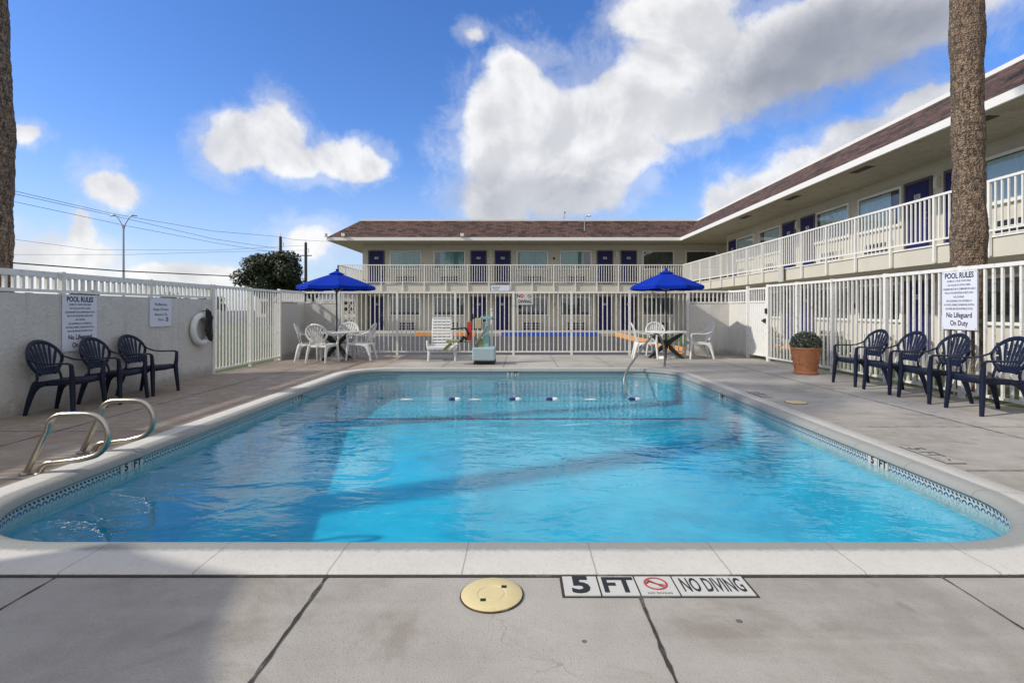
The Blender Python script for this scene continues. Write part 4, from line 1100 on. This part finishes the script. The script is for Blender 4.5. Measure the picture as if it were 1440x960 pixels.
r = empty('notice_board', (XR-.12, 18.7, 2.47), -PI/2); tag(r, 'small white notice hung on the right balcony edge', 'sign', 'notices on the balcony edge')
m_ = MB(); m_.box(-.16,.16,-.02,.02,-.25,.28); m_.build('board', M['sign_w'], r)

# ------------------------------------------------------------------ palms
def palm(label, x, y, r0, r1, h, lean=(0,0), seed=1, crown=True):
    root = empty('palm_tree', (x, y, -.05)); tag(root, label, 'palm tree', 'palm trees round the pool'); rnd = random.Random(seed)
    mb = MB(); seg = 40; rows = int(h/.045); ph = [rnd.uniform(0, 6.28) for _ in range(8)]
    for i in range(rows+1):
        z = h*i/rows; f = i/rows; r_ = r0+(r1-r0)*f + .010*math.sin(z*1.9+ph[0]) + .008*math.sin(z*4.1+ph[1]) + .006*math.sin(z*9+ph[2])
        if z < .5: r_ += .05*(1-z/.5)**2
        cx = lean[0]*f + .02*math.sin(z*1.1+ph[3]); cy = lean[1]*f + .02*math.cos(z*1.3+ph[4])
        for k in range(seg):
            a = 2*PI*k/seg; rr_ = r_*(1+.025*math.sin(5*a+ph[5]+z)+.02*math.sin(9*a+ph[6]-z*2)) + rnd.uniform(-.006,.006)
            mb.v.append((cx+rr_*math.cos(a), cy+rr_*math.sin(a), z))
    for i in range(rows):
        for k in range(seg): k2 = (k+1) % seg; mb.face((i*seg+k, i*seg+k2, (i+1)*seg+k2, (i+1)*seg+k))
    mb.build('trunk', M['bark'], root, smooth=True, angle=180)
    if crown:
        mb = MB(); c0 = Vector((lean[0], lean[1], h))
        for q in range(34):
            a = rnd.uniform(0, 2*PI); el = rnd.uniform(-.5, 1.2); L_ = rnd.uniform(1.7, 2.3); d = Vector((math.cos(a), math.sin(a), 0)); p = c0.copy(); pts = []
            for s in range(9):
                f = s/8; ang = el - 1.7*f; p = p + (d*math.cos(ang)+Vector((0,0,1))*math.sin(ang))*L_/8; pts.append(p.copy())
            mb.sweep(pts, [.02*(1-s/10) for s in range(9)], seg=5)
            side = d.cross(Vector((0,0,1)))
            for s in range(2, 9):
                for sg_ in (-1, 1):
                    for e in (0, .5):
                        pp = pts[s-1].lerp(pts[s], e); tip = pp + side*sg_*.45*(1.1-abs(s/8-.55)) + d*.22 - Vector((0,0,.18)); w = (pts[s]-pts[s-1]).normalized()*.025
                        mb.quad(pp-w, pp+w, tip+w*.2, tip-w*.2)
        mb.build('crown', M['frond'], root)
    return root
palm('rough brown palm trunk behind the right fence beside the rules sign', 6.61, 7.62, .205, .182, 9.5, (.0,0), 5)
palm('dark shaded palm trunk cut by the left picture edge behind the stucco wall', -6.70, 6.62, .235, .16, 9.5, (-.10,0), 8)
palm('palm outside the picture at left that throws a shadow band over the pool', -6.9, 3.95, .22, .18, 8.5, (0,0), 11)

# ------------------------------------------------------------------ trees, shrubs, poles, cables
def limb(mb, a, b, r0, r1): mb.sweep([a, (Vector(a)+Vector(b))/2 + Vector((.06,.02,.05)), b], [r0, (r0+r1)/2, r1], seg=8)
def tree(label, x, y, h, rx, rz_, seed, mt='oak_leaf', n=14, name='oak_tree', leafs=900, size=.16, cat='tree', z0=None, group='trees beyond the left fence'):
    root = empty(name, (x, y, -.05)); tag(root, label, cat, group); rnd = random.Random(seed)
    tr = MB(); zc = z0 if z0 else h-rz_*1.0; tr.sweep([(0,0,0),(.05,.02,zc*.45),(0,0,zc*.8)], [.05*h, .036*h, .028*h], seg=12)
    cr = MB()
    for i in range(n):
        a = 2*PI*i/n*2.4+rnd.uniform(-.4,.4); u = rnd.uniform(.25,.78); dz = rnd.uniform(-.55,.62); k = math.sqrt(max(.08, 1-dz*dz))
        c = Vector((math.cos(a)*rx*u*k, math.sin(a)*rx*u*k, zc+dz*rz_)); limb(tr, (0,0,zc*.75), tuple(c), .012*h, .004*h)
        s_ = rx*rnd.uniform(.26,.42); leaf_cloud(cr, c, (s_, s_, s_*.72), leafs, size, rnd, .25)
    tr.build('trunk', M['bark'], root, smooth=True); cr.build('crown', M[mt], root); return root
tree('dense dark round crowned tree above the left fence beside the umbrella', -21.7, 45.5, 6.8, 3.35, 2.35, 21, n=30, leafs=800, size=.24, z0=4.3)
tree('small pale green shrub tree just left of the blue umbrella', -18.9, 48, 4.0, 1.3, 1.0, 5, 'shrub_leaf', 8, 'shrub_tree', 300, .2)
for i, (x, y, h, r_) in enumerate(((-52, 88, 3.6, 3.0), (-60, 90, 4.3, 3.4), (-41, 92, 3.4, 2.8), (-72, 86, 4.6, 3.5), (-86, 90, 4.4, 3.8))):
    tree(('low dark far tree right of the street lamp','far tree behind the street lamp','low far tree near the white store','far tree left of the street lamp','far tree at the left picture edge')[i], x, y, h, r_, h*.35, 40+i, 'oak_leaf', 8, 'far_tree', 160, .5)
root = empty('store_building', (-36, 95, 0)); tag(root, 'long low white store with a grey roof beyond the left fence', 'building')
mb = MB(); mb.box(-12,12,0,12,-.1,4.1); mb.build('wall', M['far_wall'], root)
mb = MB(); mb.box(-12.3,12.3,-.4,12.3,4.1,4.5); mb.build('roof', M['far_roof'], root)
for k in range(6):
    mb = MB(); mb.box(-11+k*3.7, -8.4+k*3.7, -.05, -.002, .6, 2.8); mb.build('window', M['dark'], root)
root = empty('street_lamp', (-30.6, 40.3, -.1)); tag(root, 'tall grey twin arm street lamp beyond the left fence', 'street lamp')
mb = MB(); mb.sweep([(0,0,0),(0,0,7.9)], [.10,.06], seg=12); mb.build('pole', M['galv'], root, smooth=True)
for sx in (-1, 1):
    a = MB(); a.sweep([(0,0,7.4),(sx*.12,0,7.95),(sx*.42,0,8.45),(sx*.62,0,8.62)], .04, seg=8); a.build('arm', M['galv'], root, smooth=True)
    a = MB(); a.sweep([(sx*.58,0,8.62),(sx*.75,0,8.66),(sx*1.05,0,8.60)], [.04,.11,.07], [.04,.07,.04], seg=10); a.build('lamp_head', M['galv'], root, smooth=True)
def upole(label, x, y, h, arms):
    root = empty('utility_pole', (x, y, -.1)); tag(root, label, 'utility pole', 'timber utility poles')
    m_ = MB(); m_.sweep([(0,0,0),(0,0,h)], [.19,.15], seg=10); m_.build('pole', M['wood_pole'], root, smooth=True)
    for z in arms:
        m_ = MB(); m_.bar((-.7,0,z), (.7,0,z), .1, .1); m_.build('crossarm', M['wood_pole'], root)
    m_ = MB(); m_.sweep([(0,0,h),(0,0,h+.3)], .03, seg=6); m_.sweep([(.0,0,h-.7),(.35,0,h-.75),(.35,0,h-1.1),(.05,0,h-1.15)], .03, seg=6); m_.build('insulator', M['galv'], root)
def at(px, py, Y): return Vector(((px-VX)/F*Y, Y, H-(py-VY)/F*Y))
upole('dark timber utility pole rising behind the round tree', *at(394.5, 0, 58).xy, 9.5, [])
upole('dark timber utility pole between the tree and the blue umbrella', *at(430, 0, 60).xy, 9.1, [7.6])
def cable(label, pts, r_=.022):
    """pts: (px, py, depth) anchors; real cable hung between two far points"""
    P3 = [at(*p) for p in pts]; m_ = MB(); r_ *= .75
    out = []
    for a, b in zip(P3[:-1], P3[1:]):
        for k in range(10): out.append(a.lerp(b, k/10))
    out.append(P3[-1]); b0 = out[0].copy()
    m_.sweep([p-b0 for p in out], r_, seg=5); tag(m_.build('overhead_cable', M['cable'], None, tuple(b0)), label, 'cable', 'overhead cables beyond the left fence')
cable('upper overhead cable, topmost, passing above the street lamp', [(-120,234,30),(22,269,34),(160,301,42),(300,325,50),(394,333,58)], .022)
cable('second overhead cable just below the topmost one', [(-120,238,30),(22,273,34),(180,308,42),(300,336,50),(394,350,58)], .022)
cable('third overhead cable crossing the lamp pole below its arms', [(-120,252,30),(22,284,34),(180,318,42),(300,341,50),(394,356,58)], .020)
cable('thin sagging overhead cable midway down the left sky', [(-60,322,40),(22,337,44),(130,351,50),(300,352,56),(430,345,60)], .018)
cable('thin level overhead cable low in the left sky', [(-60,358,44),(22,358,48),(180,358,52),(320,354,56),(430,352,60)], .018)
cable('thick overhead cable just above the left wall railing', [(-60,360,26),(22,370,28),(170,381,34),(320,388,42),(430,392,60)], .05)
cable('short overhead cable linking the two utility poles', [(394,333,58),(412,337,59),(430,338,60)], .025)
cable('overhead cable running from the right pole behind the motel', [(430,338,60),(470,340,62),(560,338,66)], .02)
# low planting behind the right fence
for i, (x, y, s_) in enumerate(((7.3,15.2,.45),(7.9,13.0,.4),(8.0,9.4,.35),(7.4,17.5,.45))):
    r = empty('shrub', (x, y, -.03)); tag(r, ('low green shrub behind the pool gate','low green shrub behind the planter','small green shrub behind the right fence by the palm','farthest low green shrub on the lawn strip')[i], 'shrub', 'shrubs on the strip behind the right fence'); rq = random.Random(60+i)
    m_ = MB(); leaf_cloud(m_, (0,0,s_*.8), (s_, s_, s_*.8), 900, .09, rq, .3); m_.build('foliage', M['shrub_leaf'], r)
    m_ = MB(); m_.sweep([(0,0,0),(0,0,s_)], .02, seg=6); m_.build('stem', M['wood_pole'], r)

# ------------------------------------------------------------------ camera
cam = bpy.data.cameras.new('camera'); co = bpy.data.objects.new('camera', cam); COL.objects.link(co); sc.camera = co
cam.sensor_width = 36; cam.lens = F/1440*36
cam.shift_x = (720-VX)/1440; cam.shift_y = -(480-VY)/1440
cam.clip_start = .05; cam.clip_end = 5000
co.location = (0, 0, H); co.rotation_euler = (R(90), 0, 0)

# ------------------------------------------------------------------ sun and sky
SD = Vector((-1, -.33, .76)).normalized(); EL = math.asin(SD.z); AZ = math.atan2(SD.x, SD.y)   # azimuth from +y, clockwise
sun = bpy.data.lights.new('sun', 'SUN'); so = bpy.data.objects.new('sun', sun); COL.objects.link(so)
sun.energy = 2.8; sun.angle = R(1.4); sun.color = (1, .94, .84)
so.rotation_euler = SD.to_track_quat('Z', 'Y').to_euler(); so.location = (-20, -10, 25)
w = bpy.data.worlds.new('World'); sc.world = w; w.use_nodes = True; w.node_tree.nodes.clear(); t = NT(w.node_tree)
sky = t.node('ShaderNodeTexSky'); sky.sky_type = 'NISHITA'; sky.sun_disc = False; sky.sun_elevation = EL; sky.sun_rotation = AZ % (2*PI)
sky.air_density = 1.0; sky.dust_density = .6; sky.ozone_density = 2.5; sky.altitude = 0
SKY = .130
hsv = t.node('ShaderNodeHueSaturation', {'Saturation': 1.2, 'Value': 1.0, 'Color': t.mix(1.0, sky.outputs[0], (.98,.97,1.17,1), 'MULTIPLY')})
skb = t.node('ShaderNodeBackground', {'Color': hsv.outputs[0], 'Strength': SKY})
D = t.vmath('NORMALIZE', t.node('ShaderNodeTexCoord').outputs['Generated'])
wp = t.node('ShaderNodeTexNoise', {'Vector': D, 'Scale': 5.0, 'Detail': 6, 'Roughness': .6})
Dw = t.vmath('ADD', D, t.vmath('SCALE', t.vmath('SUBTRACT', wp.outputs['Color'], (.5,.5,.5)), .10))
def dirv(px, py): return Vector((px-VX, F, VY-py)).normalized()
def blob(px, py, rx, ry, wgt=1.0):
    c = dirv(px, py); t1 = (dirv(px+rx, py)-dirv(px-rx, py))/2; t2 = (dirv(px, py-ry)-dirv(px, py+ry))/2
    a = t1/(t1.length**2); b = t2/(t2.length**2); q = t.vmath('SUBTRACT', Dw, tuple(c))
    u = t.vmath('DOT_PRODUCT', q, tuple(a)); v = t.vmath('DOT_PRODUCT', q, tuple(b))
    front = t.math('GREATER_THAN', t.vmath('DOT_PRODUCT', D, tuple(c)), 0.0)
    L_ = t.math('SQRT', t.math('ADD', t.math('MULTIPLY', u, u), t.math('MULTIPLY', v, v)))
    s = t.math('MULTIPLY', t.math('SUBTRACT', 1.0, L_), wgt)
    s = t.math('SUBTRACT', s, t.math('MULTIPLY', t.math('SUBTRACT', 1.0, front), 10.0))
    return s, v
def union(bl):
    acc = None
    for b in bl:
        s, v = blob(*b)
        acc = s if acc is None else t.node('ShaderNodeMath', {0: acc, 1: s, 2: .12}, operation='SMOOTH_MAX').outputs[0]
    return acc
bright = union([(345,205,62,48),(385,198,50,58),(400,228,80,34),(310,215,45,40),(480,230,72,34),(520,235,40,28),
    (163,270,48,34),(125,335,24,34),(35,195,32,20,.7),(664,54,22,16,.55),(718,205,90,115),(770,190,110,90),(830,175,110,75),(700,285,75,60),(790,265,120,55),(730,120,60,60),(960,170,90,55),(1040,130,110,60),(860,230,90,50),
    (690,170,50,80),(900,140,120,65),(980,90,140,75),(1130,60,220,85),(950,20,110,60),(1290,20,200,70),(1080,110,120,40),
    (1080,262,90,40),(1150,225,90,38),(1230,185,95,40),(1020,290,50,34),(1310,140,75,38),(250,385,110,20),(100,365,120,34,.7),(60,390,180,26),(440,335,60,30,.8),(320,378,60,14,.8)])
behind = union([(-900,100,500,250),(2600,150,700,350),(300,-900,500,300),(1500,-700,500,260)])
n1 = t.noise(D, 7.0, 12, .64, .2); n2 = t.noise(D, 2.6, 4, .5)
fld = t.math('ADD', bright, t.math('MULTIPLY', t.math('SUBTRACT', n1, .5), 1.15))
nh = t.noise(t.vmath('ADD', D, (3.1, 1.7, .4)), 11.0, 11, .68, .35)
veil = t.math('MULTIPLY', t.ramp(t.math('ADD', bright, t.math('MULTIPLY', t.math('SUBTRACT', nh, .5), 2.2)), -.40, .40), .36)
al = t.math('MAXIMUM', t.math('MULTIPLY', t.ramp(fld, .0, .42), .95), veil)
# bright cloud cover added behind the camera and overhead as neutral fill light
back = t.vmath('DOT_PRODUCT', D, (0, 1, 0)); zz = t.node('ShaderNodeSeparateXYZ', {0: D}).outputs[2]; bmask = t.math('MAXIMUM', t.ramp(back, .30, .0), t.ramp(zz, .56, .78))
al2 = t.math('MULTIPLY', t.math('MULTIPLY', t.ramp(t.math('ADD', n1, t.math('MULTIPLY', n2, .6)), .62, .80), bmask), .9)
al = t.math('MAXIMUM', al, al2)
# self shading: compare density toward the sun and below
off = t.vmath('ADD', D, (-.018, 0.0, .030)); n1s = t.noise(off, 7.0, 10, .60, .35)
sA = t.noise(D, 5.0, 6, .55, .3); sB = t.noise(off, 5.0, 6, .55, .3)
lit = t.ramp(t.math('SUBTRACT', sA, sB), -.11, .11)
core = t.ramp(fld, .25, 1.1)
grey_s, _ = blob(1180, 90, 260, 125); grey_l, _ = blob(760, 285, 190, 70); 
grey = t.math('MAXIMUM', t.ramp(grey_s, .0, .6), t.math('MULTIPLY', t.ramp(grey_l, .0, .7), .7))
litg = t.math('MULTIPLY', lit, t.math('SUBTRACT', .20, t.math('MULTIPLY', grey, .12)))
lum = t.math('SUBTRACT', t.math('ADD', .80, litg), t.math('MULTIPLY', core, .05))
lum = t.math('SUBTRACT', lum, t.math('MULTIPLY', grey, .26))
cc = t.mix(t.ramp(lum, .35, 1.0), (.60,.63,.72,1), (1.0,.99,.975,1))
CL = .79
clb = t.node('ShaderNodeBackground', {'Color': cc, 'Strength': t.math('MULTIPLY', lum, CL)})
# white haze low over the horizon
sepd = t.node('ShaderNodeSeparateXYZ', {0: D})
hz = t.math('MULTIPLY', t.ramp(t.math('ABSOLUTE', sepd.outputs[2]), .30, .0), .42)
hzb = t.node('ShaderNodeBackground', {'Color': (.66,.80,1,1), 'Strength': .62})
m0 = t.node('ShaderNodeMixShader', {0: hz, 1: skb.outputs[0], 2: hzb.outputs[0]})
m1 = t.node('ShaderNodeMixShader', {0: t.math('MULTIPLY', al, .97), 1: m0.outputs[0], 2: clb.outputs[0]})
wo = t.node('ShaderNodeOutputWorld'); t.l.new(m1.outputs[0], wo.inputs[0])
w.cycles.sampling_method = 'MANUAL'; w.cycles.sample_map_resolution = 512

# ------------------------------------------------------------------ render settings
sc.render.engine = 'CYCLES'
sc.view_settings.view_transform = 'Standard'; sc.view_settings.look = 'None'; sc.view_settings.gamma = 1; sc.view_settings.exposure = .4
sc.view_settings.use_curve_mapping = False
cy = sc.cycles; cy.use_denoising = True
try: cy.denoiser = 'OPENIMAGEDENOISE'; cy.denoising_input_passes = 'RGB_ALBEDO_NORMAL'
except Exception: pass
cy.max_bounces = 10; cy.diffuse_bounces = 4; cy.glossy_bounces = 4; cy.transmission_bounces = 8; cy.transparent_max_bounces = 24
cy.caustics_reflective = False; cy.caustics_refractive = False; cy.sample_clamp_indirect = 6
